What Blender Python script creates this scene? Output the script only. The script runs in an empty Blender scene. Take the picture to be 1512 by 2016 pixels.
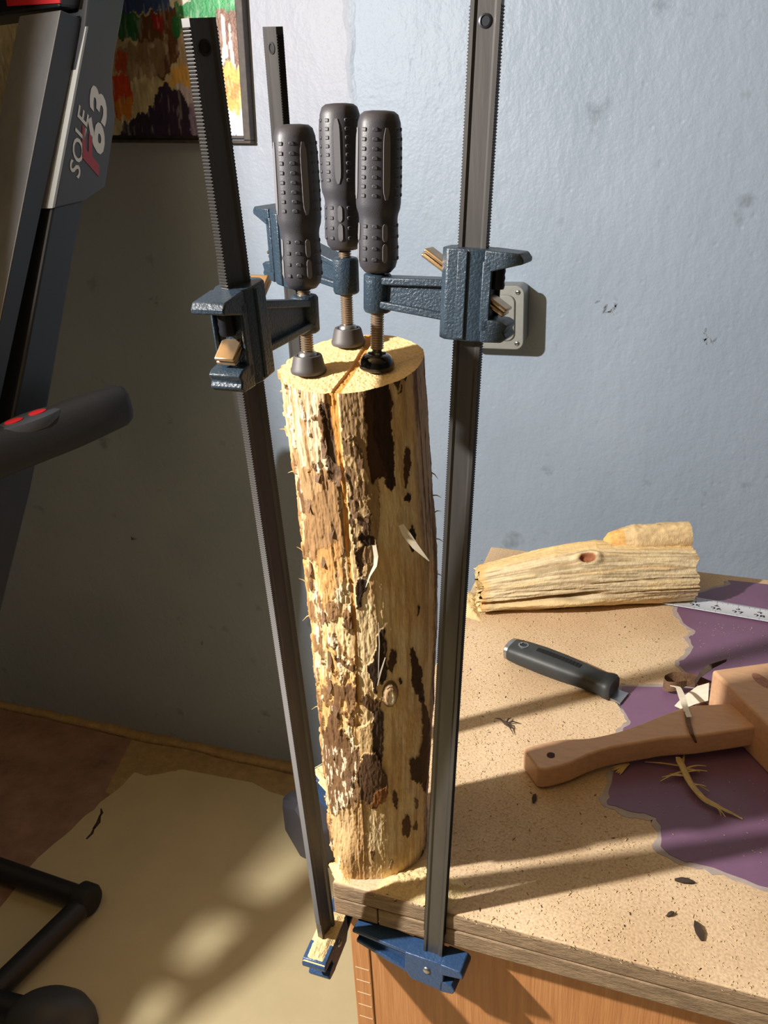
import bpy, math, random
import numpy as np
from mathutils import Vector, Matrix
random.seed(7)
rng = np.random.default_rng(11)
sc = bpy.context.scene
col = sc.collection
PI = math.pi

# ------------------------------------------------------------------ camera, world, light, exposure
FPX, CX, CY = 1660.0, 756.0, 1008.0
CAMZ = 1.33
RM = np.array([[0.94033661, 0.09693647, -0.32614471],      # rows: world axes; columns: camera right, down, forward
               [0.33707196, -0.39602108, 0.85413687],
               [-0.04636317, -0.91311041, -0.40506769]])
cam_d = bpy.data.cameras.new('camera'); cam = bpy.data.objects.new('camera', cam_d); col.objects.link(cam)
cam_d.sensor_fit = 'VERTICAL'; cam_d.sensor_height = 36.0; cam_d.lens = 36.0 * FPX / 2016.0
cam_d.clip_start = 0.02
m = Matrix.Identity(4)
for i in range(3):
    m[i][0], m[i][1], m[i][2] = RM[i][0], -RM[i][1], -RM[i][2]
m[2][3] = CAMZ
cam.matrix_world = m
sc.camera = cam

w = bpy.data.worlds.new('world'); sc.world = w; w.use_nodes = True
bg = w.node_tree.nodes['Background']; bg.inputs[0].default_value = (1.0, 0.88, 0.70, 1); bg.inputs[1].default_value = 0.015

ld = bpy.data.lights.new('work_light', 'POINT'); lo = bpy.data.objects.new('work_light', ld); col.objects.link(lo)
lo.location = (-0.98, -0.03, 1.63); ld.energy = 140.0; ld.color = (1.0, 0.945, 0.885); ld.shadow_soft_size = 0.022

sc.view_settings.view_transform = 'Standard'; sc.view_settings.look = 'None'
sc.view_settings.gamma = 1.0; sc.view_settings.use_curve_mapping = False
sc.view_settings.exposure = 0.0

# ------------------------------------------------------------------ helpers
def ray(px, py):
    return RM @ np.array([(px - CX) / FPX, (py - CY) / FPX, 1.0])
def at_z(px, py, Z):                       # point of a horizontal plane
    d = ray(px, py); t = (Z - CAMZ) / d[2]; return np.array([d[0] * t, d[1] * t, Z])
def at_y(px, py, Y):                       # point of a plane parallel to the wall
    d = ray(px, py); t = Y / d[1]; return np.array([d[0] * t, Y, CAMZ + d[2] * t])
def at_plane(px, py, n, p0):
    d = ray(px, py); c = np.array([0, 0, CAMZ]); t = np.dot(n, np.asarray(p0) - c) / np.dot(n, d); return c + d * t
def s2l(c):
    return tuple(((x / 255.0) / 12.92 if x / 255.0 <= 0.04045 else ((x / 255.0 + 0.055) / 1.055) ** 2.4) for x in c)
def nrm(v):
    v = np.asarray(v, float); return v / np.linalg.norm(v)

class Fr:                                  # a local frame
    def __init__(s, o, u, v, w): s.o, s.u, s.v, s.w = [np.asarray(x, float) for x in (o, u, v, w)]
    def p(s, a, b, c): return s.o + s.u * a + s.v * b + s.w * c
WF = Fr((0, 0, 0), (1, 0, 0), (0, 1, 0), (0, 0, 1))

def link(me, name, mat, root, kind=None, label=None):
    o = bpy.data.objects.new(name, me); col.objects.link(o)
    if mat is not None:
        me.materials.append(mat)
    if root is not None:
        o.parent = root
    if kind: o['kind'] = kind
    if label: o['label'] = label
    return o

class MB:
    def __init__(s): s.v = []; s.f = []
    def add(s, vs, fs):
        b = len(s.v); s.v.extend([tuple(map(float, x)) for x in vs]); s.f.extend([tuple(b + i for i in f) for f in fs])
    def box(s, F, u0, u1, v0, v1, w0, w1):
        vs = [F.p(a, b, c) for c in (w0, w1) for b in (v0, v1) for a in (u0, u1)]
        s.add(vs, [(0, 2, 3, 1), (4, 5, 7, 6), (0, 1, 5, 4), (2, 6, 7, 3), (0, 4, 6, 2), (1, 3, 7, 5)])
    def prism(s, F, poly, v0, v1, ax='uw'):
        n = len(poly)
        def P(a, b, c): return F.p(a, c, b) if ax == 'uw' else (F.p(a, b, c) if ax == 'uv' else F.p(c, a, b))
        vs = [P(a, b, v0) for a, b in poly] + [P(a, b, v1) for a, b in poly]
        fs = [tuple(range(n))[::-1], tuple(range(n, 2 * n))] + [(i, (i + 1) % n, n + (i + 1) % n, n + i) for i in range(n)]
        s.add(vs, fs)
    def poly3(s, pts, ext):                # a 3-D outline given real thickness
        n = len(pts); ext = np.asarray(ext, float)
        vs = [np.asarray(p, float) for p in pts] + [np.asarray(p, float) + ext for p in pts]
        s.add(vs, [tuple(range(n)), tuple(range(n, 2 * n))[::-1]] + [(i, n + i, n + (i + 1) % n, (i + 1) % n) for i in range(n)])
    def lathe(s, F, prof, n=32, rf=None, ph0=0.0):
        m = len(prof); vs = []
        for r, h in prof:
            for k in range(n):
                a = ph0 + 2 * PI * k / n; q = r * (rf(a, h) if rf else 1.0)
                vs.append(F.p(q * math.cos(a), q * math.sin(a), h))
        fs = [(i * n + k, i * n + (k + 1) % n, (i + 1) * n + (k + 1) % n, (i + 1) * n + k) for i in range(m - 1) for k in range(n)]
        fs.append(tuple(range(n))[::-1]); fs.append(tuple((m - 1) * n + k for k in range(n)))
        s.add(vs, fs)
    def tube(s, pts, radii, n=8, flat=1.0):
        pts = [np.asarray(p, float) for p in pts]; m = len(pts); vs = []
        if not hasattr(radii, '__len__'): radii = [radii] * m
        up = np.array([0.13, 0.21, 1.0])
        for i in range(m):
            t = nrm(pts[min(i + 1, m - 1)] - pts[max(i - 1, 0)])
            if abs(t @ nrm(up)) > 0.97: up = np.array([1.0, 0.2, 0.1])
            a = nrm(np.cross(t, up)); b = np.cross(t, a)
            for k in range(n):
                q = 2 * PI * k / n; vs.append(pts[i] + radii[i] * (math.cos(q) * a + flat * math.sin(q) * b))
        fs = [(i * n + k, i * n + (k + 1) % n, (i + 1) * n + (k + 1) % n, (i + 1) * n + k) for i in range(m - 1) for k in range(n)]
        fs.append(tuple(range(n))[::-1]); fs.append(tuple((m - 1) * n + k for k in range(n)))
        s.add(vs, fs)
    def ribbon(s, pts, wv, widths, th):    # a strip with thickness
        pts = [np.asarray(p, float) for p in pts]; m = len(pts); vs = []
        for i in range(m):
            t = nrm(pts[min(i + 1, m - 1)] - pts[max(i - 1, 0)]); wd = np.asarray(wv, float); wd = nrm(wd - t * (wd @ t)); n_ = np.cross(t, wd)
            h = widths[i] / 2
            vs += [pts[i] - wd * h - n_ * th / 2, pts[i] + wd * h - n_ * th / 2, pts[i] + wd * h + n_ * th / 2, pts[i] - wd * h + n_ * th / 2]
        fs = [(4 * i + k, 4 * i + (k + 1) % 4, 4 * i + 4 + (k + 1) % 4, 4 * i + 4 + k) for i in range(m - 1) for k in range(4)]
        fs += [(3, 2, 1, 0), (4 * m - 4, 4 * m - 3, 4 * m - 2, 4 * m - 1)]
        s.add(vs, fs)
    def build(s, name, mat, root=None, smooth=35, bevel=0, seg=2, kind=None, label=None):
        off = np.array(root.location) if root is not None else np.zeros(3)
        if root is not None and root.parent is not None: off = off + np.array(root.parent.location)
        me = bpy.data.meshes.new(name)
        me.from_pydata([tuple(np.asarray(v) - off) for v in s.v], [], s.f); me.validate(); 
        import bmesh
        bm = bmesh.new(); bm.from_mesh(me); bmesh.ops.recalc_face_normals(bm, faces=bm.faces); bm.to_mesh(me); bm.free()
        if smooth:
            me.shade_smooth(); me.set_sharp_from_angle(angle=math.radians(smooth))
        o = link(me, name, mat, root, kind, label)
        if bevel:
            b = o.modifiers.new('bevel', 'BEVEL'); b.width = bevel; b.segments = seg; b.limit_method = 'ANGLE'; b.angle_limit = math.radians(40)
            b.harden_normals = False
        return o

def thing(name, loc, label, cat, group=None):
    o = bpy.data.objects.new(name, None); col.objects.link(o); o.location = tuple(map(float, loc)); o.empty_display_size = 0.02
    o['label'] = label; o['category'] = cat
    if group: o['group'] = group
    return o
def tag(o, label, cat, group=None, kind=None):
    o['label'] = label; o['category'] = cat
    if group: o['group'] = group
    if kind: o['kind'] = kind
    return o
def np_mesh(name, V, Q, colr=None, mat=None, root=None, smooth=True, kind=None):
    me = bpy.data.meshes.new(name); V = np.asarray(V, np.float32); Q = np.asarray(Q, np.int32); k = Q.shape[1]
    me.vertices.add(len(V)); me.vertices.foreach_set('co', V.ravel())
    me.loops.add(Q.size); me.loops.foreach_set('vertex_index', Q.ravel())
    me.polygons.add(len(Q)); me.polygons.foreach_set('loop_start', np.arange(0, Q.size, k, dtype=np.int32))
    me.update(calc_edges=True); me.validate()
    if colr is not None:
        at = me.color_attributes.new('col', 'FLOAT_COLOR', 'POINT')
        c4 = np.ones((len(V), 4), np.float32); c4[:, :3] = colr; at.data.foreach_set('color', c4.ravel())
    if smooth: me.shade_smooth()
    return link(me, name, mat, root, kind)

# ---- noise on arrays
_tab = rng.random((256, 256))
def vnoise(x, y, seed=0):
    x = np.asarray(x, float) + seed * 17.31; y = np.asarray(y, float) + seed * 9.77
    xi = np.floor(x).astype(int); yi = np.floor(y).astype(int); fx = x - xi; fy = y - yi
    fx = fx * fx * (3 - 2 * fx); fy = fy * fy * (3 - 2 * fy)
    a = _tab[xi & 255, yi & 255]; b = _tab[(xi + 1) & 255, yi & 255]; c = _tab[xi & 255, (yi + 1) & 255]; d = _tab[(xi + 1) & 255, (yi + 1) & 255]
    return (a * (1 - fx) + b * fx) * (1 - fy) + (c * (1 - fx) + d * fx) * fy
def fbm(x, y, seed=0, o=4):
    t = 0; a = 0.5; s = 0
    for i in range(o):
        t = t + a * vnoise(x * 2 ** i, y * 2 ** i, seed + i * 3); s += a; a *= 0.5
    return t / s
def sstep(a, b, x):
    t = np.clip((x - a) / (b - a), 0, 1); return t * t * (3 - 2 * t)
def inpoly(X, Y, poly):
    r = np.zeros(np.shape(X), bool); n = len(poly)
    for i in range(n):
        x1, y1 = poly[i]; x2, y2 = poly[(i + 1) % n]
        if y1 == y2: continue
        r ^= ((y1 > Y) != (y2 > Y)) & (X < (x2 - x1) * (Y - y1) / (y2 - y1) + x1)
    return r

# ---- materials
def mat(name, c, rough=0.5, metal=0.0, var=0.0, vscale=40.0, bump=0.0, bscale=200.0, c2=None, stretch=None, spec=0.5, detail=4.0, attr=False, coat=0.0, bstretch=None, sub=0.0):
    M = bpy.data.materials.new(name); M.use_nodes = True; N = M.node_tree.nodes; L = M.node_tree.links
    b = N['Principled BSDF']; lc = s2l(c) if c is not None else (0.5,) * 3
    b.inputs['Base Color'].default_value = (*lc, 1); b.inputs['Roughness'].default_value = rough; b.inputs['Metallic'].default_value = metal
    b.inputs['Specular IOR Level'].default_value = spec
    if coat: b.inputs['Coat Weight'].default_value = coat; b.inputs['Coat Roughness'].default_value = 0.15
    tc = N.new('ShaderNodeTexCoord')
    def mapped(st):
        if not st: return tc.outputs['Object']
        mp = N.new('ShaderNodeMapping'); mp.inputs['Scale'].default_value = st; L.new(tc.outputs['Object'], mp.inputs['Vector']); return mp.outputs['Vector']
    if attr:
        a = N.new('ShaderNodeAttribute'); a.attribute_name = 'col'; L.new(a.outputs['Color'], b.inputs['Base Color'])
    elif var or c2:
        n = N.new('ShaderNodeTexNoise'); n.inputs['Scale'].default_value = vscale; n.inputs['Detail'].default_value = detail; n.inputs['Roughness'].default_value = 0.65
        L.new(mapped(stretch), n.inputs['Vector'])
        r = N.new('ShaderNodeValToRGB'); r.color_ramp.elements[0].position = 0.3; r.color_ramp.elements[1].position = 0.7
        if c2: e0, e1 = lc, s2l(c2)
        else: e0 = tuple(x * (1 - var) for x in lc); e1 = tuple(min(1, x * (1 + var)) for x in lc)
        r.color_ramp.elements[0].color = (*e0, 1); r.color_ramp.elements[1].color = (*e1, 1)
        L.new(n.outputs['Fac'], r.inputs['Fac']); L.new(r.outputs['Color'], b.inputs['Base Color'])
    if bump:
        n = N.new('ShaderNodeTexNoise'); n.inputs['Scale'].default_value = bscale; n.inputs['Detail'].default_value = 5
        L.new(mapped(bstretch or stretch), n.inputs['Vector'])
        bp = N.new('ShaderNodeBump'); bp.inputs['Strength'].default_value = 1.0; bp.inputs['Distance'].default_value = bump
        L.new(n.outputs['Fac'], bp.inputs['Height']); L.new(bp.outputs['Normal'], b.inputs['Normal'])
    return M

M = {}
M['bar'] = mat('bar_steel', (92, 90, 89), 0.34, 0.65, 0.2, 60, 0.00005, 500, stretch=(1, 1, 0.1))
M['bar_dark'] = mat('bar_dark_steel', (40, 42, 48), 0.4, 0.6)
M['teeth'] = mat('teeth_steel', (40, 38, 36), 0.5, 0.6)
M['cast'] = mat('hammered_casting', (40, 56, 70), 0.40, 0.0, 0.14, 260, 0.0005, 650)
M['cast_blue'] = mat('blue_casting', (46, 74, 112), 0.40, 0.0, 0.12, 260, 0.0005, 420)
M['brass'] = mat('plated_steel', (196, 170, 138), 0.3, 0.9, 0.1, 200)
M['screw'] = mat('plated_screw', (182, 164, 142), 0.3, 0.8)
M['rubber'] = mat('grip_rubber', (56, 55, 61), 0.48, 0.0, 0.12, 60, 0.00008, 1500)
M['strip'] = mat('grip_smooth', (112, 112, 116), 0.4)
M['pad'] = mat('pad_plastic', (72, 68, 68), 0.55)
M['black_gloss'] = mat('black_gloss', (18, 18, 20), 0.12, 0.2, coat=0.5)
M['hole'] = mat('dark_hole', (10, 9, 9), 0.8)
M['attr_wood'] = mat('painted_log', None, 0.72, attr=True, bump=0.0006, bscale=900, bstretch=(1, 1, 0.25), spec=0.25)
M['attr_flat'] = mat('attr_paint', None, 0.42, attr=True, bump=0.0012, bscale=260)
M['peel'] = mat('pale_bast', (236, 226, 205), 0.6, 0.0, 0.1, 150)
M['fibre'] = mat('dry_fibre', (196, 170, 112), 0.7, 0.0, 0.25, 120)
M['bark'] = mat('dry_bark', (112, 84, 60), 0.8, 0.0, 0.4, 150, 0.0006, 500)
M['barkdark'] = mat('dark_bark_bit', (62, 48, 38), 0.8, 0.0, 0.3, 200)
M['sawdust'] = mat('sawdust', (232, 206, 152), 0.85, 0.0, 0.16, 700, 0.0012, 900)
M['mdf_edge'] = mat('board_edge', (150, 127, 100), 0.8, 0.0, 0.4, 90, 0.0012, 350, stretch=(0.5, 1, 3), detail=8)
M['oak'] = mat('oak_veneer', (184, 122, 72), 0.5, 0.0, c2=(210, 150, 96), vscale=26, stretch=(6, 6, 0.35), bump=0.0004, bscale=120, bstretch=(5, 5, 0.2), detail=8)
M['beech'] = mat('beech', (208, 165, 127), 0.45, 0.0, 0.1, 60, 0.0001, 300, stretch=(1, 4, 4))
M['steel'] = mat('plain_steel', (170, 172, 175), 0.3, 0.9)
M['box'] = mat('galvanised_box', (150, 153, 150), 0.42, 0.5, 0.06, 120)
M['black_pl'] = mat('black_plastic', (52, 56, 57), 0.5, 0.0, 0.15, 50, 0.0001, 900)
M['tread'] = mat('treadmill_paint', (30, 32, 36), 0.45)
M['tread_silver'] = mat('treadmill_silver', (126, 128, 132), 0.42, 0.35, 0.12, 30, stretch=(1, 1, 0.2))
M['shell'] = mat('treadmill_shell', (60, 63, 68), 0.5)
M['edge_glint'] = mat('glint_grey', (170, 172, 172), 0.4)
M['white'] = mat('print_white', (205, 205, 200), 0.5)
M['red'] = mat('print_red', (190, 34, 40), 0.5)
M['darkred'] = mat('print_dark_red', (150, 34, 44), 0.5)
M['ink'] = mat('print_black', (26, 26, 28), 0.6)
M['tape'] = mat('tape_blade', (205, 210, 218), 0.4, 0.1)
M['frame'] = mat('frame_wood', (62, 54, 48), 0.55, 0.0, 0.5, 60)
M['grip'] = mat('foam_grip', (27, 27, 28), 0.7, bump=0.0003, bscale=600)
M['hex'] = mat('rubber_hex', (74, 74, 82), 0.5)
M['purple'] = mat('purple_paint', (122, 90, 118), 0.42, 0.0, 0.10, 14, 0.0002, 60)
M['primer'] = mat('grey_primer', (168, 156, 150), 0.7, 0.0, 0.15, 60)

def mdf_mat():
    Mt = bpy.data.materials.new('dusty_board'); Mt.use_nodes = True; N = Mt.node_tree.nodes; L = Mt.node_tree.links
    b = N['Principled BSDF']; b.inputs['Roughness'].default_value = 0.75; b.inputs['Specular IOR Level'].default_value = 0.25
    tc = N.new('ShaderNodeTexCoord')
    n1 = N.new('ShaderNodeTexNoise'); n1.inputs['Scale'].default_value = 9; n1.inputs['Detail'].default_value = 5
    n2 = N.new('ShaderNodeTexNoise'); n2.inputs['Scale'].default_value = 420; n2.inputs['Detail'].default_value = 3
    for n in (n1, n2): L.new(tc.outputs['Object'], n.inputs['Vector'])
    r1 = N.new('ShaderNodeValToRGB'); r1.color_ramp.elements[0].color = (*s2l((194, 168, 136)), 1); r1.color_ramp.elements[1].color = (*s2l((214, 191, 160)), 1)
    r1.color_ramp.elements[0].position = 0.35; r1.color_ramp.elements[1].position = 0.65
    r2 = N.new('ShaderNodeValToRGB'); r2.color_ramp.elements[0].color = (0.84, 0.81, 0.77, 1); r2.color_ramp.elements[1].color = (1.12, 1.1, 1.05, 1)
    r2.color_ramp.elements[0].position = 0.32; r2.color_ramp.elements[1].position = 0.6
    L.new(n1.outputs['Fac'], r1.inputs['Fac']); L.new(n2.outputs['Fac'], r2.inputs['Fac'])
    mx = N.new('ShaderNodeMix'); mx.data_type = 'RGBA'; mx.blend_type = 'MULTIPLY'; mx.inputs[0].default_value = 1
    L.new(r1.outputs['Color'], mx.inputs[6]); L.new(r2.outputs['Color'], mx.inputs[7]); L.new(mx.outputs[2], b.inputs['Base Color'])
    bp = N.new('ShaderNodeBump'); bp.inputs['Distance'].default_value = 0.0004; L.new(n2.outputs['Fac'], bp.inputs['Height']); L.new(bp.outputs['Normal'], b.inputs['Normal'])
    return Mt
M['mdf'] = mdf_mat()

def wall_mat():
    Mt = bpy.data.materials.new('blue_grey_wall'); Mt.use_nodes = True; N = Mt.node_tree.nodes; L = Mt.node_tree.links
    b = N['Principled BSDF']; b.inputs['Roughness'].default_value = 0.46; b.inputs['Specular IOR Level'].default_value = 0.30
    tc = N.new('ShaderNodeTexCoord')
    def noise(s, d=4, st=None):
        n = N.new('ShaderNodeTexNoise'); n.inputs['Scale'].default_value = s; n.inputs['Detail'].default_value = d
        if st:
            mp = N.new('ShaderNodeMapping'); mp.inputs['Scale'].default_value = st; L.new(tc.outputs['Object'], mp.inputs['Vector']); L.new(mp.outputs['Vector'], n.inputs['Vector'])
        else: L.new(tc.outputs['Object'], n.inputs['Vector'])
        return n
    n1 = noise(3.5); r1 = N.new('ShaderNodeValToRGB')
    r1.color_ramp.elements[0].position = 0.35; r1.color_ramp.elements[1].position = 0.68
    r1.color_ramp.elements[0].color = (*s2l((144, 160, 178)), 1); r1.color_ramp.elements[1].color = (*s2l((154, 169, 187)), 1)
    L.new(n1.outputs['Fac'], r1.inputs['Fac'])
    # sparse dark scuffs
    n3 = noise(16, 6); r3 = N.new('ShaderNodeValToRGB'); r3.color_ramp.elements[0].position = 0.27; r3.color_ramp.elements[1].position = 0.36
    r3.color_ramp.elements[0].color = (0.55, 0.55, 0.53, 1); r3.color_ramp.elements[1].color = (1, 1, 1, 1); L.new(n3.outputs['Fac'], r3.inputs['Fac'])
    mx = N.new('ShaderNodeMix'); mx.data_type = 'RGBA'; mx.blend_type = 'MULTIPLY'; mx.inputs[0].default_value = 0.7
    L.new(r1.outputs['Color'], mx.inputs[6]); L.new(r3.outputs['Color'], mx.inputs[7]); L.new(mx.outputs[2], b.inputs['Base Color'])
    # old patch line: a slightly paler skim coat left of a wandering ridge
    sp = N.new('ShaderNodeSeparateXYZ'); L.new(tc.outputs['Object'], sp.inputs[0])
    nw = noise(7, 4); wob = N.new('ShaderNodeMath'); wob.operation = 'MULTIPLY_ADD'; wob.inputs[1].default_value = 0.07; L.new(nw.outputs['Fac'], wob.inputs[0]); L.new(sp.outputs['X'], wob.inputs[2])
    pm = N.new('ShaderNodeMapRange'); pm.inputs[1].default_value = -0.512; pm.inputs[2].default_value = -0.500; pm.inputs[3].default_value = 1; pm.inputs[4].default_value = 0; L.new(wob.outputs[0], pm.inputs[0])
    zz = N.new('ShaderNodeMapRange'); zz.inputs[1].default_value = 1.05; zz.inputs[2].default_value = 1.45; L.new(sp.outputs['Z'], zz.inputs[0])
    pz = N.new('ShaderNodeMath'); pz.operation = 'MULTIPLY'; L.new(pm.outputs[0], pz.inputs[0]); L.new(zz.outputs[0], pz.inputs[1])
    mz = N.new('ShaderNodeMix'); mz.data_type = 'RGBA'; mz.inputs[7].default_value = (*s2l((160, 166, 180)), 1); L.new(pz.outputs[0], mz.inputs[0]); L.new(mx.outputs[2], mz.inputs[6]); L.new(mz.outputs[2], b.inputs['Base Color'])
    rg = N.new('ShaderNodeMapRange'); rg.inputs[1].default_value = 0.0; rg.inputs[2].default_value = 0.008; rg.inputs[3].default_value = 1; rg.inputs[4].default_value = 0
    ab = N.new('ShaderNodeMath'); ab.operation = 'ADD'; ab.inputs[1].default_value = 0.506; L.new(wob.outputs[0], ab.inputs[0]); ab2 = N.new('ShaderNodeMath'); ab2.operation = 'ABSOLUTE'; L.new(ab.outputs[0], ab2.inputs[0]); L.new(ab2.outputs[0], rg.inputs[0])
    rz = N.new('ShaderNodeMath'); rz.operation = 'MULTIPLY'; L.new(rg.outputs[0], rz.inputs[0]); L.new(zz.outputs[0], rz.inputs[1])
    na = noise(9, 3, (1, 1, 0.5)); nb = noise(70, 4, (1, 1, 0.6)); nc = noise(200, 2)
    vo = N.new('ShaderNodeTexVoronoi'); vo.inputs['Scale'].default_value = 34; L.new(tc.outputs['Object'], vo.inputs['Vector'])
    pr = N.new('ShaderNodeMapRange'); pr.inputs[1].default_value = 0.0; pr.inputs[2].default_value = 0.16; pr.inputs[3].default_value = -1; pr.inputs[4].default_value = 0; L.new(vo.outputs['Distance'], pr.inputs[0])
    def madd(x, k, prev=None):
        q = N.new('ShaderNodeMath'); q.operation = 'MULTIPLY_ADD'; q.inputs[1].default_value = k; L.new(x, q.inputs[0])
        if prev is not None: L.new(prev, q.inputs[2])
        else: q.inputs[2].default_value = 0
        return q.outputs[0]
    h = madd(na.outputs['Fac'], 2.2); h = madd(nb.outputs['Fac'], 0.7, h); h = madd(nc.outputs['Fac'], 0.28, h); h = madd(pr.outputs[0], 0.3, h); h = madd(rz.outputs[0], 0.9, h)
    bp = N.new('ShaderNodeBump'); bp.inputs['Distance'].default_value = 0.0017; L.new(h, bp.inputs['Height']); L.new(bp.outputs['Normal'], b.inputs['Normal'])
    return Mt
M['wall'] = wall_mat()
M['floor_bare'] = mat('bare_floor', (146, 116, 98), 0.7, 0.0, 0.35, 14, 0.001, 120, detail=8)
M['floor_paint'] = mat('cream_floor_paint', (204, 190, 150), 0.5, 0.0, 0.06, 9, 0.0003, 60, detail=8)
M['joist'] = mat('ceiling_boards', (150, 128, 92), 0.8, 0, 0.15, 6)
M['room'] = mat('room_wall', (74, 72, 66), 0.7)
M['dent'] = mat('chipped_paint', (92, 98, 106), 0.6, c2=(160, 172, 186), vscale=120, bump=0.001, bscale=150)
M['cove'] = mat('mortar_cove', (170, 145, 102), 0.85, 0.0, 0.2, 40, 0.002, 120)

# ------------------------------------------------------------------ the setting
WY = 1.374
b = MB(); b.box(WF, -3.2, 2.2, WY, WY + 0.15, 0.0, 2.5); o = b.build('wall_back', M['wall'], smooth=0); o['kind'] = 'structure'
wallo = o
for nm_, bx_ in (('ceiling', (-3.2, 2.2, -1.4, WY + 0.15, 2.32, 2.42)), ('wall_right', (2.2, 2.3, -1.4, WY + 0.15, 0, 2.5)), ('wall_left', (-3.3, -3.2, -1.4, WY + 0.15, 0, 2.5)), ('wall_front', (-3.2, 2.2, -1.5, -1.4, 0, 2.5))):
    b = MB(); b.box(WF, *bx_); o = b.build(nm_, M['joist'] if nm_ == 'ceiling' else M['room'], smooth=0); o['kind'] = 'structure'
b = MB(); b.box(WF, -3.2, 2.2, -1.4, WY + 0.15, -0.1, 0.0); flo = b.build('floor', M['floor_bare'], smooth=0); flo['kind'] = 'structure'
# cream paint on the floor: a thin coat with a worn left border
bd = [(-0.62, -1.2), (-0.90, 0.55)]
p1 = at_z(58, 1705, 0); p2 = at_z(268, 1522, 0); p3 = at_z(250, 1455, 0)
edge = []
chain = [(-1.22, -1.2), (-1.12, 0.6), tuple(p1[:2]), tuple(p2[:2]), (p2[0] + 0.03, 1.245), (p2[0] + 0.10, WY - 0.085)]
for (xa, ya), (xb, yb) in zip(chain[:-1], chain[1:]):
    for k in range(14):
        t = k / 14; edge.append((xa + (xb - xa) * t + 0.012 * (vnoise(k * 0.9, xa * 31 + ya) - 0.5), ya + (yb - ya) * t))
edge.append(chain[-1])
back_ = [(-0.85 + 3.05 * k / 60, WY - 0.075 - 0.03 * vnoise(k * 0.7, 3.3)) for k in range(61)]
poly = edge + back_ + [(2.2, -1.2)]
b = MB(); b.prism(WF, [(-1.16, WY - 0.20), (-1.05, WY - .24), (2.2, WY - .2), (2.2, WY - .001), (-1.22, WY - .001)], 0.0, 0.0006, 'uv'); b.build('ochre_coat', M['cove'], flo, smooth=0)
b = MB(); b.prism(WF, poly, 0.0, 0.0012, 'uv'); b.build('paint_coat', M['floor_paint'], flo, smooth=0)
# ragged mortar cove where wall meets floor
N_ = 240; V = []
for i in range(N_):
    x = -3.2 + 5.4 * i / (N_ - 1); hz = 0.004 + 0.014 * fbm(np.array([x * 14]), np.array([2.2]), 3)[0]; dy = 0.014 + 0.02 * fbm(np.array([x * 9]), np.array([7.2]), 5)[0]
    V += [(x, WY - dy, 0.0008), (x, WY - dy * 0.45, hz * 0.45), (x, WY, hz), (x, WY + 0.002, 0)]
Q = [(4 * i + k, 4 * i + (k + 1) % 4, 4 * i + 4 + (k + 1) % 4, 4 * i + 4 + k) for i in range(N_ - 1) for k in range(4)]
o = np_mesh('baseboard_back', V, Q, mat=M['cove']); o['kind'] = 'structure'
# stain on the floor
b = MB()
for a_, b_, r_ in (((170, 1652), (186, 1628), 0.004), ((184, 1632), (197, 1605), 0.006), ((196, 1608), (199, 1592), 0.004)):
    A, B = at_z(*a_, 0.0013), at_z(*b_, 0.0013); b.ribbon([A, (A + B) / 2 + [0.004, 0, 0], B], (1, 0.2, 0), [r_, r_ * 1.6, r_ * 0.7], 0.0004)
b.build('scuff_stain', M['barkdark'], flo, smooth=0)

# chipped spots in the wall paint
for k, (px, py, r_) in enumerate([(1200, 612, 0.020), (1392, 668, 0.013), (300, 590, 0.011), (262, 1062, 0.012), (398, 1268, 0.008), (335, 830, 0.006)]):
    P = at_y(px, py, WY); b = MB()
    for q in range(7):
        a_ = random.uniform(0, 2 * PI); c_ = P + np.array([random.gauss(0, r_ * .45), -.0003, random.gauss(0, r_ * .4)]); d_ = np.array([math.cos(a_), 0, math.sin(a_)]) * r_ * random.uniform(.2, .5)
        b.ribbon([c_ - d_, c_ + [0, 0, random.uniform(-.002, .002)], c_ + d_], (d_[2], 0, -d_[0]), [r_ * .05, r_ * random.uniform(.12, .3), r_ * .04], 0.0004)
    b.build('wall_chip', M['dent'], wallo, smooth=0, kind='stuff')

# ------------------------------------------------------------------ table
TZ = 0.75
tab = thing('work_table', (0.2, 0.8, 0), 'work table with a dusty fibreboard top, thick dark board edge and oak cabinet below', 'table')
TX0, TX1, TYF, TYB = -0.247, 0.95, 0.475, 1.135
b = MB(); b.prism(WF, [(-0.246, TYF + 0.002), (TX1, TYF - 0.006), (TX1, TYB - 0.015), (-0.262, TYB + 0.004)], TZ - 0.018, TZ, 'uv')
b.build('top_board', M['mdf'], tab, smooth=0, bevel=0.0015)
def strip(x0, x1, z0, z1, dy):
    s = MB(); yf = lambda x: TYF + 0.002 - 0.0067 * (x + 0.246) / 1.2
    n = 40; F0 = []
    for i in range(n + 1):
        x = x0 + (x1 - x0) * i / n; y = yf(x) - dy
        F0.append((x, y))
    pl = F0 + [(x, y + 0.03) for x, y in F0[::-1]]
    s.prism(WF, pl, z0, z1, 'uv'); return s
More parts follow.
